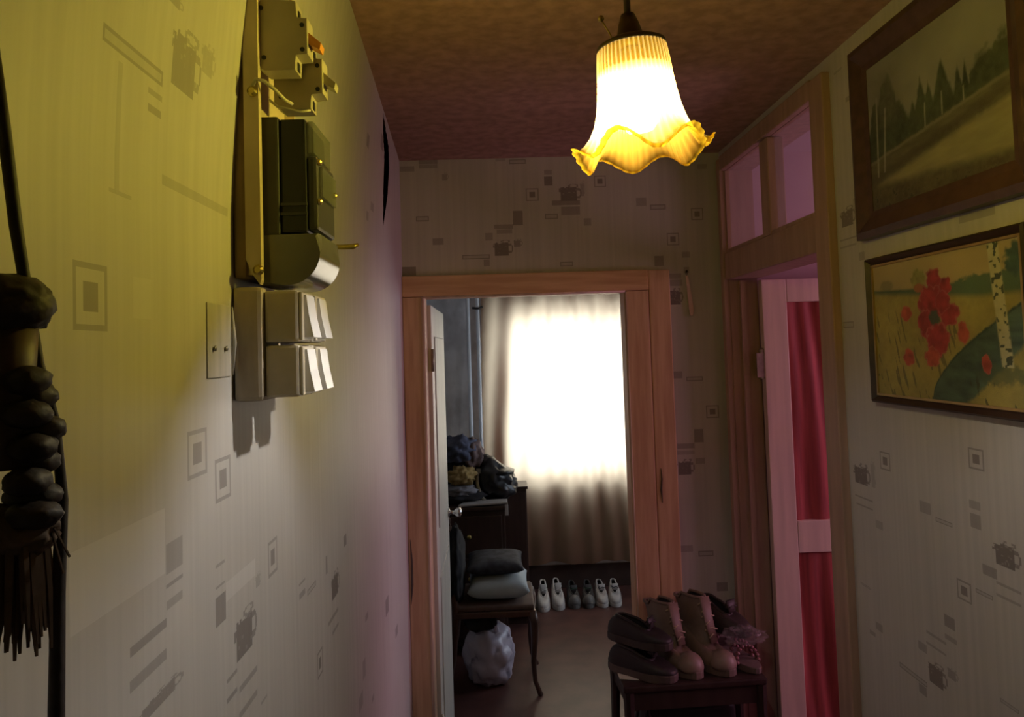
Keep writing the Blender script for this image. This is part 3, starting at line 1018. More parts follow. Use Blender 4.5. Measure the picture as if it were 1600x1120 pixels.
# the meter itself
m = thing('electricity_meter', 'dark grey electricity meter with a rounded glossy terminal cover', 'electricity meter', (-0.30, 1.10, 1.895), world=True)
obj('base', bx(-0.3130, -0.2860, 1.044, 1.178, 1.965, 2.128, bevel=0.003), M['meter_case'], m)
obj('body', bx(-0.2860, -0.2500, 1.050, 1.172, 1.968, 2.126, bevel=0.004), M['meter_body'], m)
obj('front_case', bx(-0.2500, -0.2360, 1.054, 1.168, 1.972, 2.075, bevel=0.005), M['meter_case'], m)
obj('display_window', bx(-0.2355, -0.2310, 1.066, 1.156, 2.02, 2.062, bevel=0.001), M['meter_glass'], m)
obj('top_window', bx(-0.2495, -0.2400, 1.056, 1.166, 2.079, 2.124, bevel=0.003), M['meter_glass'], m)
poly = [(-0.3130, 1.966)]
for i in range(11):
    a = i / 10 * PI / 2
    poly.append((-0.2760 + 0.044 * math.cos(a), 1.940 - 0.044 * math.sin(a)))
poly.append((-0.3130, 1.896))
poly.insert(1, (-0.2340, 1.966))
bm = prism(new(), poly, 'y', 1.044, 1.178, bevel=0.004)
obj('terminal_cover', bm, M['meter_cover'], m, smooth=True, angle=0.6)['label'] = 'rounded glossy grey terminal cover'
for (y, z) in ((1.06, 2.067), (1.06, 2.012), (1.16, 2.040)):
    bm = lathe(new(), [(0.0045, 0), (0.0045, 0.004), (0.002, 0.006)], 10)
    bm.transform(Matrix.Translation((-0.2360, y, z)) @ Matrix.Rotation(PI / 2, 4, 'Y'))
    obj('sealing_screw', bm, M['brass'], m)
for i, z in enumerate((2.005, 1.992)):
    obj('rib', bx(-0.2850, -0.2490, 1.047, 1.051, z, z + 0.004), M['meter_case'], m)

# circuit breakers above the meter
def breaker(y0, dx, dz, label, orange):
    s = thing('circuit_breaker', label, 'circuit breaker', (-0.30, y0 + .009, 2.15 + dz), group='circuit breakers above the meter', world=True)
    P = [(-0.298, 2.168), (-0.288, 2.160), (-0.246, 2.160), (-0.246, 2.182), (-0.229, 2.182), (-0.229, 2.232), (-0.244, 2.232), (-0.244, 2.256), (-0.290, 2.260), (-0.298, 2.252)]
    cs = obj('case', prism(new(), [(x + dx, z + dz) for x, z in P], 'y', y0, y0 + 0.035, bevel=0.0012), M['cream_plastic'], s)
    T = [(-0.229, 2.198), (-0.214, 2.190), (-0.212, 2.199), (-0.229, 2.214)]
    tg = obj('toggle', prism(new(), [(x + dx, z + dz) for x, z in T], 'y', y0 + .006, y0 + .028), M['orange'] if orange else M['cream_plastic'], s)
    for (x, z) in ((-0.291, 2.247), (-0.236, 2.222), (-0.288, 2.178), (-0.236, 2.188)):
        bm = lathe(new(), [(0.0032, 0), (0.0032, 0.001)], 10)
        bm.transform(Matrix.Translation((x + dx, y0, z + dz)) @ Matrix.Rotation(PI / 2, 4, 'X'))
        obj('rivet', bm, M['black'], cs)
    for (z, x0, x1) in ((2.163, -0.2465, -0.2445), (2.235, -0.2445, -0.2425)):
        obj('terminal_slot', bx(x0 + dx, x1 + dx, y0 + .012, y0 + .022, z + dz, z + .012 + dz), M['black'], cs)
    return s


M['orange'] = mat('orange_toggle_plastic', (0.75, 0.30, 0.05), 0.4, 10, amount=0.1)
breaker(1.034, -0.012, 0.028, 'upper near cream circuit breaker with an orange toggle above the meter', True)
breaker(1.078, -0.002, -0.012, 'lower far cream circuit breaker directly over the meter', False)
tag(obj('white_wire', tube(new(), [(-0.313, 1.020, 2.160), (-0.306, 1.016, 2.170), (-0.296, 1.018, 2.168), (-0.285, 1.030, 2.160), (-0.275, 1.045, 2.150), (-0.270, 1.06, 2.150)], 0.0026, 8), M['cream_plastic'], smooth=True), 'short cream wire looping from the panel to the breakers', 'wire')
tag(obj('loose_wire', tube(new(), [(-0.296, 1.042, 2.150), (-0.285, 1.040, 2.140), (-0.270, 1.042, 2.137), (-0.255, 1.046, 2.134), (-0.242, 1.05, 2.137)], 0.0018, 8), M['cream_plastic'], smooth=True), 'thin pale wire lying along the top of the meter', 'wire')

# screwed-on plate by the panel and small fixings
p = thing('cover_plate', 'small papered-over plate with two nails left of the switches', 'plate', (XL, 0.97, 1.82), world=True)
M['paper_plate'] = mat('papered_plate', (0.45, 0.42, 0.37), 0.6, 6, (9, 9, 0.8), amount=0.2)
obj('plate', bx(XL + 0.0005, XL + 0.0035, 0.927, 1.006, 1.776, 1.868, bevel=0.0015), M['paper_plate'], p)
obj('lifted_edge', tube(new(), [(XL + 0.006, 1.006, 1.778), (XL + 0.008, 1.009, 1.82), (XL + 0.006, 1.007, 1.866)], [0.001, 0.0028, 0.001], 8), M['paper_plate'], p, smooth=True)
for (y, z) in ((0.945, 1.812), (0.985, 1.812)):
    obj('nail_head', sphere(new(), (XL + 0.006, y, z), 0.0035, 0.5), M['steel'], p, smooth=True)
h = thing('wall_hook', 'small brass peg sticking out of the left wall beyond the meter', 'hook', (XL, 1.62, 2.03), world=True)
bm = lathe(new(), [(0.014, 0), (0.014, 0.004), (0.008, 0.008)], 16)
bm.transform(Matrix.Translation((XL + .002, 1.62, 2.028)) @ Matrix.Rotation(PI / 2, 4, 'Y'))
obj('rose', bm, M['brass'], h, smooth=True)
obj('peg', tube(new(), [(XL + .006, 1.62, 2.028), (XL + 0.03, 1.62, 2.026), (XL + 0.055, 1.62, 2.026), (XL + 0.066, 1.62, 2.030)], [0.005, 0.0055, 0.006, 0.004], 10), M['brass'], h, smooth=True)
tag(obj('wall_nail', tube(new(), [(XL + 0.001, 1.60, 2.125), (XL + 0.012, 1.60, 2.125), (XL + 0.013, 1.60, 2.125), (XL + 0.016, 1.60, 2.125)], [0.003, 0.003, 0.007, 0.005], 10), M['black'], smooth=True), 'dark nail head in the left wall above the brass peg', 'nail')

# ------------------------------------------------------------------ tassel and cord at the left edge
M['tassel_dark'] = mat('dark_braided_cord', (0.032, 0.022, 0.020), 0.6, 60, (1, 1, 1), amount=0.5, bump=0.4)
M['tassel_brown'] = mat('brown_wrapped_handle', (0.085, 0.05, 0.035), 0.5, 30, amount=0.4)
M['straw'] = mat('brown_straw_strands', (0.13, 0.08, 0.05), 0.7, 40, amount=0.45)
tag(obj('hanging_rope', tube(new(), [(-0.322, 0.500, 2.02), (-0.3135, 0.500, 1.955), (-0.306, 0.500, 1.89), (-0.300, 0.503, 1.84), (-0.296, 0.508, 1.80), (-0.290, 0.516, 1.76), (-0.287, 0.518, 1.71), (-0.287, 0.512, 1.65), (-0.286, 0.508, 1.58), (-0.286, 0.506, 1.40), (-0.288, 0.506, 1.2)],
              [0.0038, 0.004, 0.004, 0.0035, 0.003, 0.003, 0.0035, 0.0045, 0.005, 0.005, 0.005], 10), M['tassel_dark'], smooth=True), 'black rope running down the left edge past the tassel', 'rope')
T = thing('braided_tassel', 'dark braided tassel with brown straw ends hanging on the left wall', 'tassel', (-0.308, 0.50, 1.62), world=True)
cx, cy = -0.311, 0.497
obj('top_knot', blob(new(), (cx, cy, 1.838), (0.027, 0.026, 0.020), 3, 0.10, 4.0, 0.6, 4, 1.2), M['tassel_dark'], T, smooth=True)
obj('handle', lathe(new(), [(0.017, 1.735), (0.0185, 1.76), (0.017, 1.79), (0.019, 1.825)], 18, (cx, cy, 0)), M['tassel_brown'], T, smooth=True)
rng = random.Random(4)
for i in range(9):   # knots of the braid
    z = 1.79 - 0.0105 * i
    a = -0.2 + 0.9 * (i % 2)
    x = cx + 0.019 * math.cos(a) + rng.uniform(-.002, .003)
    y = cy - 0.006 + 0.012 * (i % 2)
    bm = blob(new(), (x, y, z), (0.0145 + rng.uniform(-.002, .003), 0.014, 0.009), 10 + i, 0.12, 3, 0.5, 3, 1.2)
    obj('braid_knot', bm, M['tassel_dark'], T, smooth=True)
obj('lower_knot', blob(new(), (cx + 0.006, cy, 1.695), (0.024, 0.022, 0.017), 31, 0.15, 4, 0.6, 4, 1.2), M['straw'], T, smooth=True)
for i in range(90):
    a = 2 * PI * i / 45 + rng.uniform(-.1, .1)
    r = rng.uniform(0.003, 0.019)
    x, y = cx + 0.006 + r * math.cos(a), cy + r * math.sin(a)
    ln = rng.uniform(0.045, 0.078)
    sp = rng.uniform(0.8, 1.4)
    pts = [(x, y, 1.695), (x + 0.003 * math.cos(a) * sp, y + .003 * math.sin(a), 1.695 - ln * .5), (x + 0.008 * math.cos(a) * sp - .003, max(.47, y + .004 * math.sin(a)), 1.695 - ln)]
    pts = [(max(q[0], XL + 0.006), q[1], q[2]) for q in pts]
    obj('strand', tube(new(), pts, [0.0026, 0.0024, 0.001], 5), M['straw'], T)
for (dx, z1) in ((0.036, 1.668), (0.040, 1.678)):
    obj('stray_strand', tube(new(), [(cx + 0.018, cy, 1.735), (cx + 0.026, cy, 1.705), (cx + dx, cy, z1)], 0.0008, 5), M['straw'], T)

# ------------------------------------------------------------------ paintings
def paint_canvas(name, parent, Y0, Y1, z0, z1, x, nx, nz_, fn, m):
    """Canvas on the right wall; fn(a,b)->rgb with a left to right as seen, b upward."""
    A, B = np.meshgrid(np.linspace(0, 1, nx), np.linspace(0, 1, nz_), indexing='ij')
    col = np.clip(fn(A, B), 0, 1)
    ys = Y1 - A * (Y1 - Y0)
    zs = z0 + B * (z1 - z0)
    xs = np.full_like(ys, x)
    v = np.stack([xs, ys, zs], -1).reshape(-1, 3)
    idx = np.arange(nx * nz_).reshape(nx, nz_)
    f = np.stack([idx[:-1, :-1], idx[1:, :-1], idx[1:, 1:], idx[:-1, 1:]], -1).reshape(-1, 4)
    nv = len(v)
    back = [(x + 0.006, Y1, z0), (x + 0.006, Y0, z0), (x + 0.006, Y0, z1), (x + 0.006, Y1, z1)]
    c = [idx[0, 0], idx[-1, 0], idx[-1, -1], idx[0, -1]]
    verts = v.tolist() + back
    faces = f.tolist() + [[nv + 3, nv + 2, nv + 1, nv]] + [[c[i], nv + i, nv + (i + 1) % 4, c[(i + 1) % 4]] for i in range(4)]
    me = bpy.data.meshes.new(name)
    me.from_pydata(verts, [], faces)
    at = me.attributes.new('paint', 'FLOAT_COLOR', 'POINT')
    cc = np.ones((len(verts), 4))
    cc[:nv, :3] = col.reshape(-1, 3)
    cc[nv:, :3] = 0.2
    at.data.foreach_set('color', cc.ravel())
    me.update()
    o = link(name, me, parent, m)
    if parent.get('_world'):
        o.location = -Vector(parent['_world'])
    return o


def vnoise(A, B, fx, fy, seed, octv=3):
    """Cheap value noise on arrays, about -1..1."""
    r = np.random.RandomState(seed)
    out = np.zeros_like(A)
    amp, tot = 1.0, 0.0
    for o_ in range(octv):
        gx, gy = int(fx * 2 ** o_) + 2, int(fy * 2 ** o_) + 2
        g = r.uniform(-1, 1, (gx + 1, gy + 1))
        x, y = A * (gx - 1.001), B * (gy - 1.001)
        x = np.clip(x, 0, gx - 1.001)
        y = np.clip(y, 0, gy - 1.001)
        i, j = x.astype(int), y.astype(int)
        u, w = x - i, y - j
        u, w = u * u * (3 - 2 * u), w * w * (3 - 2 * w)
        out += amp * ((g[i, j] * (1 - u) + g[i + 1, j] * u) * (1 - w) + (g[i, j + 1] * (1 - u) + g[i + 1, j + 1] * u) * w)
        tot += amp
        amp *= 0.5
    return out / tot


def over(C, mask, rgb, var=None):
    mask = np.clip(mask, 0, 1)[..., None]
    c = np.array(rgb)[None, None, :]
    if var is not None:
        c = c * (1 + var[..., None])
    return C * (1 - mask) + c * mask


def soft(d, w):
    return np.clip(0.5 - d / w, 0, 1)


def landscape(A, B):
    n = vnoise(A, B, 5, 4, 1)
    nf = vnoise(A, B, 40, 30, 2)
    C = np.zeros(A.shape + (3,))
    C[:] = (0.30, 0.29, 0.26)
    C *= (1 + 0.18 * n + 0.15 * (B - 0.7))[..., None]
    hill = 0.34 + 0.115 * np.clip(A / 0.85, 0, 1.2) + 0.008 * nf
    # forest: spruce points and rounded crowns above the hill line
    top = 0.52 + 0.03 * n
    for (a0, h, w) in ((0.596, 0.76, 0.045), (0.443, 0.72, 0.04), (0.50, 0.66, 0.04), (0.70, 0.66, 0.03), (0.745, 0.65, 0.03), (0.38, 0.60, 0.05), (0.30, 0.62, 0.06), (0.65, 0.58, 0.04), (0.55, 0.60, 0.04)):
        top = np.maximum(top, h - np.abs(A - a0) / w * 0.16 + 0.03 * nf)
    for (a0, h, w) in ((0.99, 0.68, 0.12), (0.86, 0.65, 0.10), (0.17, 0.86, 0.07), (0.25, 0.66, 0.08), (0.08, 0.74, 0.06)):
        top = np.maximum(top, h - ((A - a0) / w) ** 2 * 0.14 + 0.05 * nf)
    C = over(C, soft(B - top, 0.05) * (B > hill - 0.02), (0.075, 0.092, 0.055), 0.35 * nf + 0.3 * n)
    C = over(C, soft(np.abs(A - 0.17) - 0.10, 0.10) * soft(0.55 - B, 0.1) * 0.5 * soft(B - 0.9, .1), (0.17, 0.16, 0.12), 0.3 * nf)
    # slope below the trees, dark fold, pale field, foreground scrub
    C = over(C, soft(B - hill, 0.015), (0.15, 0.135, 0.085), 0.35 * vnoise(A, B, 12, 40, 3))
    C = over(C, soft(np.abs(B - hill + 0.012) - 0.01, 0.012) * 0.7, (0.26, 0.24, 0.17))
    dk = hill - 0.075 - 0.06 * (1 - A)
    C = over(C, soft(np.abs(B - dk) - 0.025 - 0.012 * n, 0.03) * 0.7, (0.09, 0.08, 0.05), 0.3 * nf)
    fld = dk - 0.05
    low = 0.16 - 0.10 * A + 0.02 * n
    C = over(C, soft(B - fld, 0.03) * soft(low - B, 0.05), (0.33, 0.295, 0.16), 0.2 * vnoise(A, B, 8, 30, 4))
    C = over(C, soft(B - low - 0.01, 0.06), (0.13, 0.11, 0.06), 0.5 * nf + 0.2 * n)
    C = over(C, (nf > 0.35) * soft(B - low + 0.03, 0.05), (0.05, 0.055, 0.03))
    for (a0, a1, b0, b1, w) in ((0.083, 0.068, 0.76, 0.22, 0.006), (0.155, 0.125, 0.66, 0.24, 0.007), (0.47, 0.465, 0.55, 0.40, 0.004), (0.59, 0.588, 0.56, 0.42, 0.004), (0.73, 0.73, 0.52, 0.44, 0.003)):
        t = np.clip((b0 - B) / (b0 - b1), 0, 1)
        ax = a0 + (a1 - a0) * t
        C = over(C, soft(np.abs(A - ax) - w, 0.006) * (B < b0) * (B > b1) * 0.75, (0.40, 0.38, 0.33), 0.2 * nf)
    return C * 0.74


def poppies(A, B):
    n = vnoise(A, B, 5, 4, 11)
    nf = vnoise(A, B, 45, 30, 12)
    C = np.zeros(A.shape + (3,))
    C[:] = (0.43, 0.335, 0.155)
    C *= (1 + 0.12 * n + 0.25 * (B - 0.8))[..., None]
    hor = 0.80 - 0.03 * np.sin(A * 3.0) + 0.025 * np.clip((A - 0.5) / 0.5, 0, 1)
    C = over(C, soft(B - hor - 0.03 * np.clip(nf + n, 0, 1), 0.02), (0.085, 0.14, 0.075), 0.3 * n)
    bot = 0.775 - 0.10 * np.clip(A * 1.3, 0, 1)
    C = over(C, soft(B - bot, 0.04), (0.36, 0.30, 0.075), 0.25 * n + 0.15 * nf)
    # tree at the top right
    C = over(C, soft(np.hypot((A - 0.985) / 0.075, (B - 0.865) / 0.095) - 1 + 0.35 * nf, 0.25), (0.06, 0.115, 0.085), 0.35 * nf)
    C = over(C, soft(np.hypot((A - 0.12) / 0.05, (B - 0.82) / 0.04) - 1 + 0.3 * nf, 0.4) * 0.5, (0.10, 0.13, 0.06))
    # green mound rising to the right
    up = 0.04 + 0.60 * np.clip((A - 0.44) / 0.58, 0, 1) ** 0.62
    dn = -0.03 + 0.46 * np.clip((A - 0.60) / 0.42, 0, 1) ** 1.15
    mm = soft(B - up - 0.01 * nf, 0.015) * soft(dn - B + 0.02 * nf, 0.03) * (A > 0.43)
    C = over(C, mm, (0.075, 0.125, 0.08), 0.55 * vnoise(A + B * .3, B, 14, 20, 13))
    C = over(C, mm * soft(np.abs(B - up) - 0.012, 0.012), (0.03, 0.06, 0.035))
    # grass strokes
    st = vnoise(np.clip(A + 0.18 * (B - .3), 0, 1), B, 60, 6, 14, 2)
    C = over(C, (st > 0.42) * soft(B - 0.62, 0.1) * (A < 0.62) * 0.75 * (1 - mm), (0.10, 0.10, 0.035))
    C = over(C, (st > 0.5) * soft(B - 0.18, 0.06) * (A > 0.68) * 0.85, (0.05, 0.06, 0.02))
    C = over(C, soft(np.hypot((A - 0.86) / 0.13, (B - 0.20) / 0.06) - 1 + 0.5 * nf, 0.4) * 0.7, (0.08, 0.12, 0.05))
    # birch trunk
    t = np.clip((0.985 - B) / 0.74, 0, 1)
    ax = 0.846 + 0.048 * t
    tr = soft(np.abs(A - ax) - 0.030, 0.008) * (B > 0.245)
    C = over(C, tr, (0.50, 0.47, 0.27), 0.12 * nf)
    bk = vnoise(A, B, 55, 42, 15, 2)
    C = over(C, tr * (bk > 0.30), (0.06, 0.08, 0.04))
    # poppies
    def flower(a, b, ra, rb, rgb=(0.32, 0.032, 0.032), seed=0, petals=5):
        d = np.hypot((A - a) / ra, (B - b) / rb)
        th = np.arctan2((B - b) / rb, (A - a) / ra)
        ed = 1 + 0.06 * np.cos(petals * th + seed) + 0.28 * nf
        out = over(C, soft(d - ed, 0.12), rgb, 0.45 * vnoise(A, B, 30, 22, 20 + seed, 2))
        return over(out, soft(np.abs(d - ed * 0.93) - 0.03, 0.1) * 0.35, (0.60, 0.30, 0.24))
    C = over(C, soft(np.hypot((A - 0.376) / 0.05, (B - 0.83) / 0.075) - 1 + 0.3 * nf, 0.3), (0.26, 0.25, 0.075), 0.3 * nf)
    C = over(C, soft(np.hypot((A - 0.375) / 0.035, (B - 0.775) / 0.03) - 1, 0.3), (0.36, 0.12, 0.05))
    for (a, b, ra, rb, s_) in ((0.482, 0.82, 0.05, 0.075, 1), (0.561, 0.765, 0.038, 0.06, 2), (0.455, 0.665, 0.085, 0.12, 3), (0.415, 0.53, 0.055, 0.10, 4), (0.575, 0.58, 0.06, 0.075, 5), (0.488, 0.42, 0.075, 0.115, 6), (0.535, 0.66, 0.05, 0.075, 9)):
        C = flower(a, b, ra, rb, seed=s_)
    C = over(C, soft(np.hypot((A - 0.472) / 0.035, (B - 0.565) / 0.05) - 1 + 0.3 * nf, 0.3), (0.06, 0.09, 0.05))
    for (a, b, ra, rb, s_) in ((0.656, 0.46, 0.035, 0.07, 7), (0.271, 0.606, 0.042, 0.055, 8), (0.276, 0.297, 0.04, 0.06, 10), (0.446, 0.30, 0.05, 0.065, 11), (0.78, 0.262, 0.026, 0.06, 12)):
        C = flower(a, b, ra, rb, (0.42, 0.07, 0.04), seed=s_)
    return C * 0.88


def frame_bars(parent, Y0, Y1, z0, z1, x0, x1, w, m, inner=None):
    """Mitred frame bars with a raised outer edge; x0 is the front, x1 the wall."""
    xi = x0 + 0.45 * (x1 - x0)
    def bar(a, b, c_, d_):
        # a,b outer ends; c_,d_ inner ends (y,z)
        bm = new()
        def mid(p, q, t):
            return (p[0] + (q[0] - p[0]) * t, p[1] + (q[1] - p[1]) * t)
        secs = []
        for (o_, i_) in ((a, d_), (b, c_)):
            e = mid(o_, i_, 0.25)
            e2 = mid(o_, i_, 0.75)
            secs.append([(x1,) + o_, (x0 + .004,) + o_, (x0,) + e, (xi,) + e2, (xi + .003,) + i_, (x1,) + i_])
        A_ = [bm.verts.new(q) for q in secs[0]]
        B_ = [bm.verts.new(q) for q in secs[1]]
        k_ = len(A_)
        bm.faces.new(A_)
        bm.faces.new(B_[::-1])
        for i in range(k_):
            bm.faces.new((A_[i], B_[i], B_[(i + 1) % k_], A_[(i + 1) % k_]))
        return bm
    o1, o2, o3, o4 = (Y1, z0), (Y0, z0), (Y0, z1), (Y1, z1)
    i1, i2, i3, i4 = (Y1 - w, z0 + w), (Y0 + w, z0 + w), (Y0 + w, z1 - w), (Y1 - w, z1 - w)
    for (a, b, c_, d_) in ((o1, o2, i2, i1), (o2, o3, i3, i2), (o3, o4, i4, i3), (o4, o1, i1, i4)):
        obj('frame_bar', bar(a, b, c_, d_), m, parent)
    if inner:
        iw = 0.005
        for (ya, yb, za, zb) in ((Y1 - w - iw, Y1 - w, z0 + w, z1 - w), (Y0 + w, Y0 + w + iw, z0 + w, z1 - w), (Y0 + w + iw, Y1 - w - iw, z0 + w, z0 + w + iw), (Y0 + w + iw, Y1 - w - iw, z1 - w - iw, z1 - w)):
            obj('gilt_slip', bx(xi - .001, x1 - .002, ya, yb, za, zb), inner, parent)


M['frame_brown'] = mat('dark_brown_frame_varnish', (0.085, 0.045, 0.032), 0.4, 6, (6, 6, 6), amount=0.3)
M['frame_dark'] = mat('blackish_frame_varnish', (0.045, 0.024, 0.018), 0.35, 6, (6, 6, 6), amount=0.3)
M['gilt'] = mat('dull_gilt', (0.48, 0.33, 0.12), 0.35, 20, amount=0.2, metal=0.6)
P1 = thing('landscape_painting', 'upper painting of spruces and a pale field in a wide brown frame', 'painting', (0.898, 1.5, 2.038), world=True)
frame_bars(P1, 1.196, 1.800, 2.030, 2.480, 0.868, 0.8975, 0.060, M['frame_brown'])
paint_canvas('canvas', P1, 1.254, 1.742, 2.088, 2.422, 0.886, 260, 180, landscape, painting_mat('oil_paint_landscape'))
P2 = thing('poppy_painting', 'lower painting of red poppies and a birch in a thin gilt-edged frame', 'painting', (0.898, 1.5, 1.648), world=True)
frame_bars(P2, 1.243, 1.786, 1.650, 1.983, 0.878, 0.8975, 0.016, M['frame_dark'], M['gilt'])
paint_canvas('canvas', P2, 1.258, 1.771, 1.665, 1.968, 0.8895, 300, 190, poppies, painting_mat('oil_paint_poppies'))

# pale strip hanging on the end wall
s = thing('hanging_shoehorn', 'narrow pale strip hanging from a nail beside the bedroom door frame', 'shoehorn', (0.75, 2.93, 1.90), world=True)
bm = new()
prism(bm, [(0.748, 2.062), (0.757, 2.062), (0.768, 1.99), (0.775, 1.925), (0.770, 1.905), (0.760, 1.905), (0.757, 1.93), (0.753, 1.99)], 'y', 2.938, 2.943, bevel=0.001)
obj('strip', bm, M['bead'], s)
obj('nail', tube(new(), [(0.752, 2.951, 2.075), (0.752, 2.936, 2.077), (0.752, 2.935, 2.077), (0.752, 2.933, 2.077)], [0.002, 0.002, 0.005, 0.005], 8), M['black'], s)
obj('loop', tube(new(), [(0.752, 2.939, 2.076), (0.749, 2.939, 2.068), (0.7525, 2.939, 2.060), (0.756, 2.939, 2.068), (0.752, 2.939, 2.076)], 0.0012, 6), M['black'], s)

# ------------------------------------------------------------------ bedroom: curtain, pipes
M['curtain'] = sheer_mat('beige_curtain_cloth', (0.19, 0.088, 0.062), (0.80, 0.68, 0.50), 0.45)
bm = new()
nx, nz_ = 150, 90
g = []
for i in range(nx + 1):
    col = []
    for j in range(nz_ + 1):
        u, v = i / nx, j / nz_
        z = 0.20 + v * 2.26 + 0.012 * math.sin(u * 23) * (1 - v)
        x = -0.085 + u * 1.52
        gather = 0.55 + 0.45 * (1 - v)
        f1 = 0.030 * math.sin(u * 60 + 1.5 * math.sin(v * 3 + u * 9)) * gather
        f2 = 0.018 * math.sin(u * 27 - 5 * v) + 0.010 * noise.noise(Vector((u * 14, v * 6, 2)))
        drape = 0.022 * math.exp(-((u - 0.40 - 0.16 * (1 - v)) / 0.02) ** 2) * max(0, v - 0.45) * 2
        drape += 0.02 * math.exp(-((u - 0.60 - 0.10 * (1 - v)) / 0.018) ** 2) * max(0, v - 0.5) * 2
        edge = 0.010 * noise.noise(Vector((0, v * 30, 5))) * max(0, 1 - u * 12)
        lean = -0.03 * (1 - v) * (1 - u)
        col.append(bm.verts.new((x + edge + lean, 5.765 + 0.7 * (f1 + f2) - 0.8 * drape, z)))
    g.append(col)
for i in range(nx):
    for j in range(nz_):
        bm.faces.new((g[i][j], g[i + 1][j], g[i + 1][j + 1], g[i][j + 1]))
C = thing('curtain', 'drawn beige-brown cloth curtain glowing white in front of the window', 'curtain', (0.6, 5.6, 0.2), world=True)
obj('cloth', bm, M['curtain'], C, smooth=True)
rr = thing('curtain_rod', 'curtain rod carrying the beige curtain above the window', 'curtain rod', (0.6, 5.6, 2.47), world=True)
obj('rod', tube(new(), [(-0.2, 5.765, 2.475), (1.5, 5.765, 2.475)], 0.012, 12), M['white_frame'], rr, smooth=True)
for x in (-0.15, 1.45):
    obj('bracket', bx(x - .012, x + .012, 5.765, 5.852, 2.46, 2.49), M['white_frame'], rr)

M['pipe'] = mat('pale_blue_pipe_paint', (0.80, 0.86, 0.93), 0.25, 10, amount=0.05, spec=0.6)
for (x, lab) in ((-0.186, 'left of two pale blue heating pipes in the bedroom corner'), (-0.114, 'right of two pale blue heating pipes, clamped near the top')):
    p = thing('heating_pipe', lab, 'pipe', (x, 5.74, 0), group='heating pipes', world=True)
    obj('pipe', tube(new(), [(x, 5.74, 0), (x, 5.74, 1.2), (x, 5.74, ZC - 0.002)], 0.0145, 14), M['pipe'], p, smooth=True)
    if x > -0.15:
        bm = tube(new(), [(x - .035, 5.735, 2.115), (x - .01, 5.718, 2.11), (x + .01, 5.718, 2.11), (x + .035, 5.735, 2.12)], 0.009, 8)
        obj('clamp', bm, M['black'], p, smooth=True)['label'] = 'black pipe clamp'

# ------------------------------------------------------------------ bedroom: chest, tall cabinet and the heap of clothes
M['dark_wood'] = mat('very_dark_brown_veneer', (0.055, 0.028, 0.022), 0.45, 4, (6, 6, 0.8), amount=0.3)
M['shoe_wood'] = mat('dark_stool_wood', (0.042, 0.024, 0.020), 0.4, 5, (5, 5, 0.9), amount=0.3)
M['paper'] = mat('grey_white_paper', (0.50, 0.46, 0.44), 0.7, 20, amount=0.1)
ch = thing('chest_of_drawers', 'dark brown chest heaped with clothes behind the open bedroom door', 'chest of drawers', (-0.3, 4.85, 0), world=True)
obj('body', bx(-0.75, 0.035, 4.62, 5.05, 0.06, 0.845, bevel=0.004), M['dark_wood'], ch)
obj('top', bx(-0.77, 0.055, 4.60, 5.06, 0.846, 0.872, bevel=0.006), M['dark_wood'], ch)
for (x0, x1) in ((-0.73, -0.67), (-0.05, 0.01)):
    obj('foot', bx(x0, x1, 4.65, 4.71, 0.0, 0.059), M['dark_wood'], ch)
for i in range(3):
    z0 = 0.10 + i * 0.245
    dr = obj('drawer', bx(-0.73, 0.015, 4.605, 4.619, z0, z0 + 0.225, bevel=0.004), M['dark_wood'], ch)
    for x in (-0.52, -0.18):
        kb = lathe(new(), [(0.006, 0), (0.006, 0.01), (0.014, 0.018), (0.010, 0.026)], 14)
        kb.transform(Matrix.Translation((x, 4.605, z0 + 0.11)) @ Matrix.Rotation(PI / 2, 4, 'X'))
        obj('knob', kb, M['brass'], dr, smooth=True)
cb = thing('tall_cabinet', 'near-black cabinet standing between the chest and the curtain', 'cabinet', (0.0, 5.3, 0), world=True)
obj('body', bx(-0.40, 0.185, 5.10, 5.32, 0.05, 0.875, bevel=0.004), M['dark_wood'], cb)
obj('top', bx(-0.41, 0.195, 5.09, 5.325, 0.876, 0.895, bevel=0.004), M['dark_wood'], cb)
obj('plinth', bx(-0.38, 0.17, 5.12, 5.31, 0.0, 0.049), M['dark_wood'], cb)
obj('door', bx(-0.39, -0.112, 5.086, 5.099, 0.08, 0.86, bevel=0.003), M['dark_wood'], cb)
obj('door', bx(-0.108, 0.178, 5.086, 5.099, 0.08, 0.86, bevel=0.003), M['dark_wood'], cb)

def cloth(name, label, cat, c, size, seed, color, rough=0.85, rot=0, **k):
    mm = mat(label.replace(' ', '_')[:40], color, rough, 14, amount=0.35)
    bm = blob(new(), (0, 0, 0), size, seed, **k)
    o = obj(name, bm, mm, None, smooth=True)
    o.location = c
    o.rotation_euler = (0, 0, rot)
    return tag(o, label, cat)


TZ = 0.872
cloth('folded_garment', 'dark charcoal clothes at the bottom of the heap on the chest', 'clothes', (-0.26, 4.80, TZ + 0.055), (0.20, 0.15, 0.065), 1, (0.035, 0.033, 0.038), amp=0.22, freq=2.6)
cloth('grey_garment', 'grey rumpled garment low in the heap beside the door knob', 'clothes', (-0.24, 4.70, TZ + 0.085), (0.11, 0.075, 0.035), 6, (0.22, 0.21, 0.23), amp=0.25, freq=2.6)
cloth('yellow_cloth', 'crumpled mustard yellow cloth in the heap on the chest', 'clothes', (-0.22, 4.71, TZ + 0.165), (0.075, 0.06, 0.052), 2, (0.42, 0.29, 0.11), amp=0.4, freq=2.4, ridge=0.8)
cloth('black_scarf', 'black cloth in the middle of the clothes heap on the chest', 'clothes', (-0.26, 4.84, TZ + 0.19), (0.17, 0.11, 0.085), 12, (0.022, 0.02, 0.024), amp=0.25)
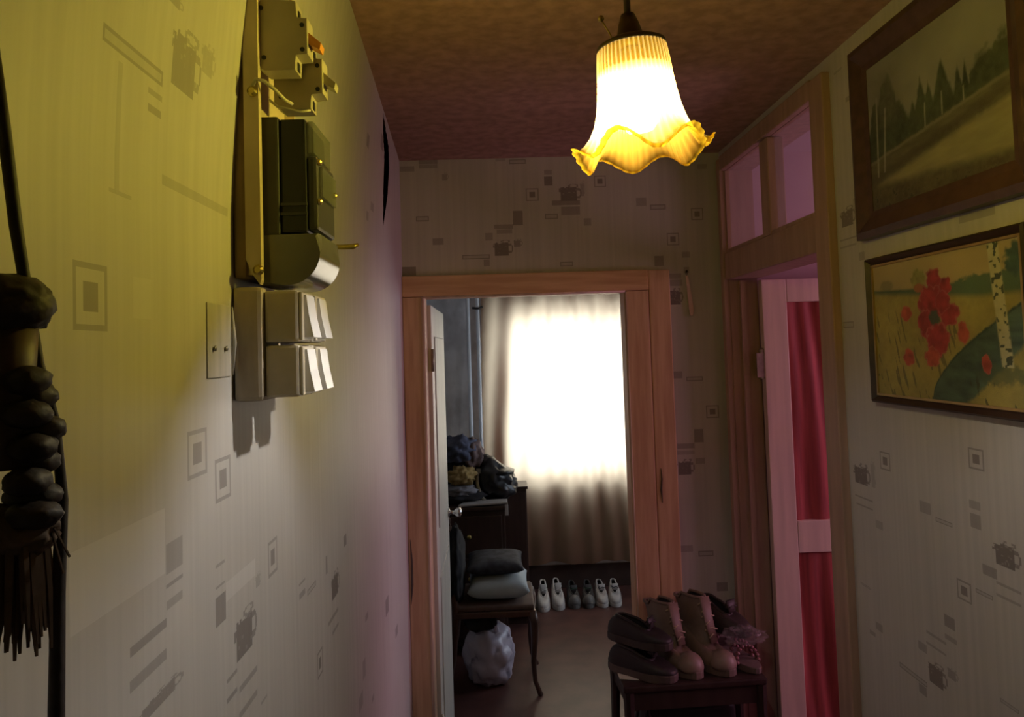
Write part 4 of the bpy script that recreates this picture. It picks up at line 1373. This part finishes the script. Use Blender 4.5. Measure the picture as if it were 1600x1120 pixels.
cloth('mauve_garment', 'dull mauve-pink garment at the top right of the clothes heap', 'clothes', (-0.15, 4.82, TZ + 0.275), (0.065, 0.09, 0.105), 4, (0.20, 0.135, 0.13), amp=0.22)
cloth('blue_garment', 'rumpled blue-grey garment on the very top of the clothes heap', 'clothes', (-0.245, 4.79, TZ + 0.315), (0.10, 0.09, 0.075), 5, (0.105, 0.115, 0.18), amp=0.35, freq=2.8, ridge=0.8)
bg_ = thing('black_bag', 'black nylon bag slumped at the right end of the chest', 'bag', (-0.02, 4.83, TZ), world=True)
M['nylon'] = mat('black_nylon', (0.013, 0.012, 0.014), 0.38, 12, amount=0.3, spec=0.5)
bm = blob(new(), (-0.03, 4.83, TZ + 0.115), (0.135, 0.14, 0.125), 8, 0.20, 2.0, 0.7, 4, 0.92)
for v in bm.verts:
    v.co.z += -0.45 * (v.co.x + 0.03) * max(0, (v.co.z - TZ) / 0.25)
obj('body', bm, M['nylon'], bg_, smooth=True)
obj('flap', blob(new(), (0.015, 4.80, TZ + 0.175), (0.085, 0.11, 0.022), 9, 0.15, 2.4, 0.5, 3, 1.2), M['nylon'], bg_, smooth=True)
obj('strap', tube(new(), [(-0.12, 4.72, TZ + 0.20), (-0.125, 4.70, TZ + 0.12), (-0.11, 4.69, TZ + 0.05), (-0.08, 4.69, TZ + 0.015)], 0.011, 8, squash=0.35), M['steel'], bg_, smooth=True)
obj('buckle', bx(-0.13, -0.105, 4.695, 4.705, TZ + 0.18, TZ + 0.21, bevel=0.002), M['steel'], bg_)
bm = new()
prism(bm, [(-0.24, 4.605), (0.05, 4.603), (0.052, 4.70), (-0.20, 4.715)], 'z', TZ + 0.001, TZ + 0.012, bevel=0.003)
for v in bm.verts:
    v.co.z += 0.006 * (1 + math.sin(v.co.x * 31))
tag(obj('paper_stack', bm, M['paper']), 'pale sheets of paper hanging over the front edge of the chest', 'papers')
tag(obj('paper_flap', bx(0.036, 0.056, 4.592, 4.598, TZ - 0.055, TZ + 0.008, bevel=0.002), M['paper']), 'pale paper corner folded down at the right end of the chest', 'papers')

# ------------------------------------------------------------------ bedroom chair with pillow
M['chair_wood'] = mat('dark_chair_wood', (0.10, 0.05, 0.036), 0.35, 5, (4, 4, 1), amount=0.3)
M['seat_cloth'] = mat('brown_seat_cloth', (0.12, 0.075, 0.06), 0.8, 30, amount=0.25)
cr_ = thing('wooden_chair', 'dark wooden chair with curved legs holding a pale pillow', 'chair', (-0.02, 4.28, 0), world=True)
x0, x1, y0, y1 = -0.25, 0.16, 4.06, 4.48
obj('seat_rail', bx(x0, x1 + .015, y0, y1, 0.405, 0.438, bevel=0.006), M['chair_wood'], cr_)
bm = bx(x0 + .01, x1 + .01, y0 + .005, y1 - .005, 0.439, 0.468, bevel=0.012, seg=3)
obj('seat', bm, M['seat_cloth'], cr_, smooth=True)
for (sx, sy) in ((1, -1), (1, 1)):
    lx, ly = x1 - 0.005, (y0 + 0.02 if sy < 0 else y1 - 0.02)
    pts = [(lx, ly, 0.43), (lx + .014, ly + sy * .004, 0.37), (lx + .012, ly + sy * .004, 0.28), (lx + .002, ly, 0.17), (lx + .008, ly + sy * .002, 0.07), (lx + .03, ly + sy * .008, 0.012), (lx + .036, ly + sy * .01, 0.0)]
    obj('leg', tube(new(), pts, [0.024, 0.023, 0.018, 0.014, 0.012, 0.014, 0.014], 10), M['chair_wood'], cr_, smooth=True)
for ly in (y0 + 0.02, y1 - 0.02):
    pts = [(x0 - 0.05, ly, 0.0), (x0 - 0.01, ly, 0.2), (x0 + .01, ly, 0.43), (x0 - 0.01, ly, 0.62), (x0 - 0.05, ly, 0.86)]
    obj('leg', tube(new(), pts, [0.014, 0.017, 0.02, 0.016, 0.013], 10), M['chair_wood'], cr_, smooth=True)
obj('backrest', tube(new(), [(x0 - .045, y0 + .02, 0.83), (x0 - .06, (y0 + y1) / 2, 0.86), (x0 - .045, y1 - .02, 0.83)], [0.02, 0.026, 0.02], 10), M['chair_wood'], cr_, smooth=True)
obj('back_splat', bx(x0 - .03, x0 - .015, 4.21, 4.33, 0.45, 0.83, bevel=0.004), M['chair_wood'], cr_)


def pillow(bm, c, a, b, h, seed=0):
    n = 28
    for side in (1, -1):
        g = []
        for i in range(n + 1):
            row = []
            for j in range(n + 1):
                u, v = 2 * i / n - 1, 2 * j / n - 1
                e = (max(0, (1 - u ** 4)) * max(0, (1 - v ** 4))) ** 0.5
                k = 1 - 0.06 * (u * u) * (1 - v * v) - 0.0
                wr = 0.06 * noise.noise(Vector((u * 2.2 + seed, v * 2.2, seed))) * e
                row.append(bm.verts.new((c[0] + u * a * (1 - 0.06 * (1 - v * v)), c[1] + v * b * (1 - 0.06 * (1 - u * u)), c[2] + side * h * (e * k + wr))))
            g.append(row)
        for i in range(n):
            for j in range(n):
                q = (g[i][j], g[i + 1][j], g[i + 1][j + 1], g[i][j + 1])
                bm.faces.new(q if side > 0 else q[::-1])
    bmesh.ops.remove_doubles(bm, verts=bm.verts[:], dist=1e-4)
    return bm


M['pillow'] = mat('pale_blue_pillow_cloth', (0.42, 0.47, 0.50), 0.85, 8, amount=0.12)
tag(obj('pillow', pillow(new(), (-0.015, 4.27, 0.530), 0.165, 0.19, 0.060, 1), M['pillow'], smooth=True), 'pale blue-grey pillow lying on the wooden chair', 'pillow')
M['dark_cloth'] = mat('navy_patterned_cloth', (0.05, 0.052, 0.065), 0.85, 22, dark=(0.022, 0.02, 0.026))
tag(obj('folded_blanket', pillow(new(), (-0.03, 4.30, 0.632), 0.155, 0.18, 0.042, 5), M['dark_cloth'], smooth=True), 'dark navy folded cloth lying on top of the pillow', 'cloth')
cloth('draped_jacket', 'black jacket hanging over the back of the wooden chair', 'jacket', (-0.235, 4.17, 0.66), (0.045, 0.15, 0.20), 21, (0.018, 0.017, 0.02), amp=0.2, freq=2.0)

# plastic carrier bag under the chair
M['carrier'] = mat('lilac_white_plastic_print', (0.50, 0.44, 0.53), 0.35, 5, dark=(0.075, 0.045, 0.10), spec=0.5)
rp = [n_ for n_ in M['carrier'].node_tree.nodes if n_.type == 'VALTORGB'][0]
rp.color_ramp.elements[0].position, rp.color_ramp.elements[1].position = 0.36, 0.42
pb = thing('carrier_bag', 'white and purple plastic carrier bag on the floor under the chair', 'bag', (-0.08, 4.28, 0), world=True)
obj('body', blob(new(), (-0.075, 4.27, 0.150), (0.125, 0.13, 0.165), 14, 0.16, 2.6, 0.9, 4, 0.905), M['carrier'], pb, smooth=True)
obj('handle', tube(new(), [(-0.13, 4.20, 0.27), (-0.12, 4.18, 0.33), (-0.08, 4.18, 0.35), (-0.04, 4.19, 0.33), (-0.03, 4.21, 0.27)], [0.018, 0.012, 0.008, 0.012, 0.018], 8, squash=0.3), M['carrier'], pb, smooth=True)
cloth('dark_bundle', 'black bundle stuffed in the top of the carrier bag', 'clothes', (-0.115, 4.22, 0.345), (0.085, 0.08, 0.055), 17, (0.02, 0.016, 0.018), amp=0.2)

# ------------------------------------------------------------------ shoes
def shoe(name, label, loc, rotz, upper, sole, length=0.28, width=0.10, top=0.085, collar=0.10, shaft=0.0, laces=None, toe=None, group=None, lining=(0.02, 0.018, 0.02), lean=0.0):
    """Shoe pointing along -Y with its heel at y=+length/2. Parts: sole, upper, lining, laces, toe cap."""
    key = 'shoe_%s' % label.replace(' ', '_')[:50]
    mu = mat(key + '_upper', upper, 0.55, 25, amount=0.18)
    ms = mat(key + '_sole', sole, 0.6, 25, amount=0.15)
    ml = mat(key + '_lining', lining, 0.9, 25, amount=0.2)
    s = thing(name, label, 'shoe', loc, rotz, group)
    Lh = length / 2

    def outline(k):
        pts = []
        for i in range(28):
            a = 2 * PI * i / 28
            y = -math.cos(a) * Lh
            tt = (y + Lh) / length   # 0 toe .. 1 heel
            wf = 0.50 + 0.06 * math.sin(PI * (1 - tt)) * 1.2 - 0.10 * math.exp(-((tt - 0.62) / 0.18) ** 2) - 0.06 * tt
            x = math.copysign(abs(math.sin(a)) ** 0.72, math.sin(a)) * width * wf
            pts.append((x * k, y * (1 - (1 - k) * width / length)))
        return pts
    bm = new()
    prism(bm, outline(1.06), 'z', 0.0, 0.026, bevel=0.004)
    so = obj('sole', bm, ms, s)
    # upper: rings from sole up to the collar
    bm = new()
    oc = (0.0, Lh * 0.42)
    rings = []
    prof = [(1.0, 0.0), (1.01, 0.22), (0.97, 0.45), (0.88, 0.68), (0.74, 0.86), (0.58, 0.96), (0.50, 1.0)]
    base = outline(1.0)
    for (k, h) in prof:
        ring = []
        for (x, y) in base:
            tt = (y + Lh) / length
            hh = top * (0.55 + 0.45 * min(1, tt / 0.45)) if tt < 0.45 else top + (collar - top) * min(1, (tt - 0.45) / 0.4)
            ky = k if h < 0.6 else k
            px_ = oc[0] + (x - oc[0]) * k
            cyk = oc[1]
            py_ = cyk + (y - cyk) * (k if tt > 0.5 else 1 - (1 - k) * 0.95)
            ring.append(bm.verts.new((px_, py_, 0.024 + hh * h)))
        rings.append(ring)
    nring = len(base)
    for i in range(len(rings) - 1):
        for q in range(nring):
            bm.faces.new((rings[i][q], rings[i][(q + 1) % nring], rings[i + 1][(q + 1) % nring], rings[i + 1][q]))
    topz = 0.024 + collar
    last = rings[-1]
    if shaft:
        for (dz, kk) in ((0.3, 1.02), (0.65, 1.05), (1.0, 1.12)):
            ring = []
            for v in last:
                ring.append(bm.verts.new((v.co.x * kk, oc[1] + (v.co.y - oc[1]) * (1.0 if dz < 0.5 else 0.86) * kk + lean * dz, topz - 0.02 + shaft * dz + (0.02 * (1 if v.co.y < oc[1] else 0)) * dz)))
            rings.append(ring)
        for i in range(len(prof) - 1, len(rings) - 1):
            for q in range(nring):
                bm.faces.new((rings[i][q], rings[i][(q + 1) % nring], rings[i + 1][(q + 1) % nring], rings[i + 1][q]))
        last = rings[-1]
    lastco = [v.co.copy() for v in last]
    up = obj('upper', bm, mu, s, smooth=True)
    # collar roll and dark inside
    obj('collar', tube(new(), lastco + [lastco[0]], 0.0055, 8), mu, up, smooth=True)
    bm = new()
    cen = sum(lastco, Vector()) / len(lastco)
    r1 = [bm.verts.new(c_) for c_ in lastco]
    r2 = [bm.verts.new(cen + (c_ - cen) * 0.85 - Vector((0, 0, 0.03))) for c_ in lastco]
    for q in range(nring):
        bm.faces.new((r1[q], r1[(q + 1) % nring], r2[(q + 1) % nring], r2[q]))
    bm.faces.new(r2)
    obj('lining', bm, ml, s)
    if toe:
        mt = mat(key + '_toe', toe, 0.45, 25, amount=0.12)
        bm = new()
        sphere(bm, (0, -Lh * 0.66, 0.030), 1.0, width * 0.50, Lh * 0.35, top * 0.62, 18, 12)
        for v in list(bm.verts):
            if v.co.z < 0.02:
                v.co.z = 0.02
        obj('toe_cap', bm, mt, up, smooth=True)
    if laces:
        mlc = mat(key + '_laces', laces, 0.8, 30, amount=0.15)
        fy = min(c_.y for c_ in lastco)
        zt = max(c_.z for c_ in lastco)
        yA, zA, yB, zB = (-Lh * 0.42, 0.024 + top * 0.98, fy, zt) if not shaft else (-Lh * 0.40, 0.024 + top * 1.02, fy, zt - 0.01)
        mt2 = obj('tongue', tube(new(), [(0, yA, zA - .012), (0, (yA + yB) / 2, (zA + zB) / 2 - .004), (0, yB - .004, zB + 0.012)], [0.018, 0.022, 0.024], 10, squash=0.25), mu, s, smooth=True)
        nl = 6 if shaft else 4
        for i in range(nl):
            t_ = (i + 0.5) / nl
            y_, z_ = yA + (yB - yA) * t_, zA + (zB - zA) * t_ + 0.006
            w_ = 0.022 + 0.005 * t_
            sg = 1 if i % 2 else -1
            obj('lace', tube(new(), [(-w_, y_ + 0.006 * sg, z_ - 0.008), (0, y_, z_), (w_, y_ - 0.006 * sg, z_ - 0.008)], 0.0026, 6), mlc, mt2, smooth=True)
    return s


row = 'shoes lined up under the bedroom curtain'
W, D = (0.55, 0.52, 0.50), (0.05, 0.045, 0.045)
sy = 5.475
shoe('sneaker', 'pale sneaker nearest the cabinet at the left end of the shoe row', (0.200, sy + .02, 0), 0.05, (0.34, 0.31, 0.30), W, width=0.086, group=row, laces=(0.3, 0.28, 0.28))
shoe('sneaker', 'left white high sneaker of the pair second from the cabinet', (0.292, sy - .02, 0), -0.04, W, W, width=0.086, group=row, top=0.09, collar=0.125, laces=(0.6, 0.58, 0.55))
shoe('sneaker', 'right white high sneaker of the pair second from the cabinet', (0.392, sy, 0), 0.05, W, W, width=0.086, group=row, top=0.09, collar=0.125, laces=(0.6, 0.58, 0.55))
shoe('sneaker', 'left black sneaker with a pale toe in the shoe row', (0.503, sy + .02, 0), 0.04, D, (0.16, 0.15, 0.14), width=0.086, group=row, toe=(0.16, 0.15, 0.14), laces=(0.06, 0.12, 0.07))
shoe('sneaker', 'right black sneaker with a pale toe in the shoe row', (0.608, sy + .02, 0), -0.04, D, (0.16, 0.15, 0.14), width=0.086, group=row, toe=(0.16, 0.15, 0.14), laces=(0.06, 0.12, 0.07))
shoe('sneaker', 'left grey-white laced sneaker near the right end of the shoe row', (0.700, sy + .02, 0), 0.03, (0.40, 0.37, 0.36), W, width=0.086, group=row, laces=(0.12, 0.11, 0.11))
shoe('sneaker', 'grey-white laced sneaker at the right end of the shoe row', (0.797, sy + .02, 0), -0.05, (0.44, 0.41, 0.40), W, width=0.086, group=row, laces=(0.12, 0.11, 0.11))

# ------------------------------------------------------------------ stool-table in the corridor with shoes on it
tb = thing('shoe_table', 'small dark wooden table heaped with shoes beside the right doorway', 'table', (0.64, 2.755, 0), 0.05)
TH = 0.66
obj('top', bx(-0.250, 0.245, -0.135, 0.135, TH - 0.022, TH, bevel=0.006), M['shoe_wood'], tb)
obj('apron', bx(-0.215, 0.21, -0.122, -0.106, TH - 0.085, TH - 0.023), M['shoe_wood'], tb)
obj('apron', bx(-0.215, 0.21, 0.106, 0.122, TH - 0.085, TH - 0.023), M['shoe_wood'], tb)
obj('apron', bx(-0.235, -0.219, -0.10, 0.10, TH - 0.075, TH - 0.023), M['shoe_wood'], tb)
obj('apron', bx(0.214, 0.230, -0.10, 0.10, TH - 0.075, TH - 0.023), M['shoe_wood'], tb)
for (sx, sy_) in ((-1, -1), (1, -1), (-1, 1), (1, 1)):
    a, b = 0.228 * sx, 0.115 * sy_
    pts = [(a, b, TH - 0.023), (a * 1.0, b * 1.0, TH - 0.11), (a * 1.03, b * 1.03, 0.3), (a * 1.06, b * 1.06, 0.0)]
    obj('leg', tube(new(), pts, [0.020, 0.0175, 0.014, 0.012], 8), M['shoe_wood'], tb)
obj('stretcher', tube(new(), [(-0.236, -0.118, 0.18), (0.236, -0.118, 0.18)], 0.009, 8), M['shoe_wood'], tb)

bm = prism(new(), [(-0.03, -0.09), (0.045, -0.11), (0.05, 0.10), (-0.03, 0.09)], 'z', 0, 0.003)
o = tag(obj('paper_sheet', bm, M['white_plastic']), 'white paper sheet at the left edge of the shoe table', 'paper')
o.location = (0.425, 2.765, TH + 0.0006)
tan = (0.20, 0.135, 0.10)
soled = (0.15, 0.10, 0.08)
ZT = TH + 0.001
shoe('boot', 'left tan laced ankle boot on the shoe table', (0.596, 2.765, ZT), 0.52, tan, soled, 0.28, 0.092, 0.075, 0.095, 0.10, laces=(0.36, 0.28, 0.18), toe=(0.25, 0.175, 0.14), lean=0.03)
shoe('boot', 'right tan laced ankle boot on the shoe table', (0.712, 2.775, ZT), 0.52, tan, soled, 0.28, 0.092, 0.075, 0.095, 0.115, laces=(0.36, 0.28, 0.18), toe=(0.25, 0.175, 0.14), lean=0.03)
blk = (0.022, 0.016, 0.015)
shoe('low_shoe', 'lower black low shoe at the left end of the shoe table', (0.480, 2.706, ZT), 0.95, blk, (0.10, 0.07, 0.06), 0.25, 0.10, 0.058, 0.066, laces=(0.03, 0.02, 0.02))
shoe('low_shoe', 'upper black low shoe stacked on the other at the left of the table', (0.480, 2.738, ZT + 0.093), 0.92, blk, (0.05, 0.035, 0.03), 0.24, 0.095, 0.052, 0.062, laces=(0.03, 0.02, 0.02))
shoe('low_shoe', 'dark shoe lying on top of the pink sandal behind the tan boots', (0.800, 2.830, ZT + 0.100), 0.55, (0.045, 0.03, 0.028), (0.03, 0.02, 0.02), 0.24, 0.095, 0.06, 0.075, laces=(0.05, 0.035, 0.03))
# pink sandal with braided strap
M['pink'] = mat('pink_braided_strap', (0.30, 0.13, 0.14), 0.4, 40, amount=0.25, spec=0.6)
M['grey_sole'] = mat('grey_brown_sandal_sole', (0.16, 0.11, 0.10), 0.6, 20, amount=0.2)


def sandal(label, loc, rotz):
    s = thing('sandal', label, 'sandal', loc, rotz)
    pts = []
    for i in range(24):
        a = 2 * PI * i / 24
        pts.append((math.sin(a) * 0.042, -math.cos(a) * 0.12))
    obj('sole', prism(new(), pts, 'z', 0, 0.022, bevel=0.004), M['grey_sole'], s)
    for (yc, h) in ((-0.055, 0.05), (-0.02, 0.055), (0.07, 0.075)):
        for i in range(11):
            a = PI * i / 10
            obj('strap_bead', sphere(new(), (-0.043 * math.cos(a), yc + 0.012 * math.sin(a), 0.022 + h * math.sin(a)), 0.0075, 1, 1.25, 0.9, 8, 6), M['pink'], s, smooth=True)
    return s


sandal('pink braided sandal at the right end of the shoe table', (0.838, 2.775, ZT), 0.30)
M['film'] = sheer_mat('clear_plastic_film', (0.6, 0.55, 0.56), (0.6, 0.55, 0.56), 0.5, (0.95, 0.92, 0.93), 0.86, 0.07)
o = tag(obj('plastic_film', blob(new(), (0, 0, 0), (0.050, 0.042, 0.020), 41, 0.45, 3.0, 1.2, 4, 0.9), M['film'], smooth=False), 'crumpled clear plastic wrap lying on the pink sandal', 'plastic bag')
o.location = (0.838, 2.70, ZT + 0.118)

# black holdall under the table
hb = thing('black_holdall', 'black holdall with a looped handle on the floor under the shoe table', 'bag', (0.64, 2.77, 0), world=True)
bm = bx(0.47, 0.80, 2.69, 2.86, 0.0, 0.575, bevel=0.05, seg=4)
bmesh.ops.subdivide_edges(bm, edges=bm.edges[:], cuts=3, use_grid_fill=True)
for v in bm.verts:
    n_ = noise.noise(v.co * 9)
    v.co.x += 0.014 * n_
    v.co.y += 0.008 * noise.noise(v.co * 7 + Vector((3, 1, 2)))
    if v.co.z > 0.3:
        v.co.z += 0.02 * noise.noise(v.co * 6)
    v.co.z = max(0, min(0.572, v.co.z))
obj('body', bm, M['nylon'], hb, smooth=True)
for y in (2.683,):
    obj('handle', tube(new(), [(0.455, y, 0.40), (0.440, y - .01, 0.50), (0.455, y - .015, 0.57), (0.475, y - .01, 0.585), (0.49, y, 0.55), (0.50, y, 0.48)], 0.007, 8), M['nylon'], hb, smooth=True)
M['blue'] = mat('blue_trim', (0.03, 0.05, 0.22), 0.5, 10)
obj('trim_stripe', bx(0.455, 0.50, 2.678, 2.684, 0.44, 0.475), M['blue'], hb)

for o in bpy.data.objects:
    if '_world' in o:
        del o['_world']
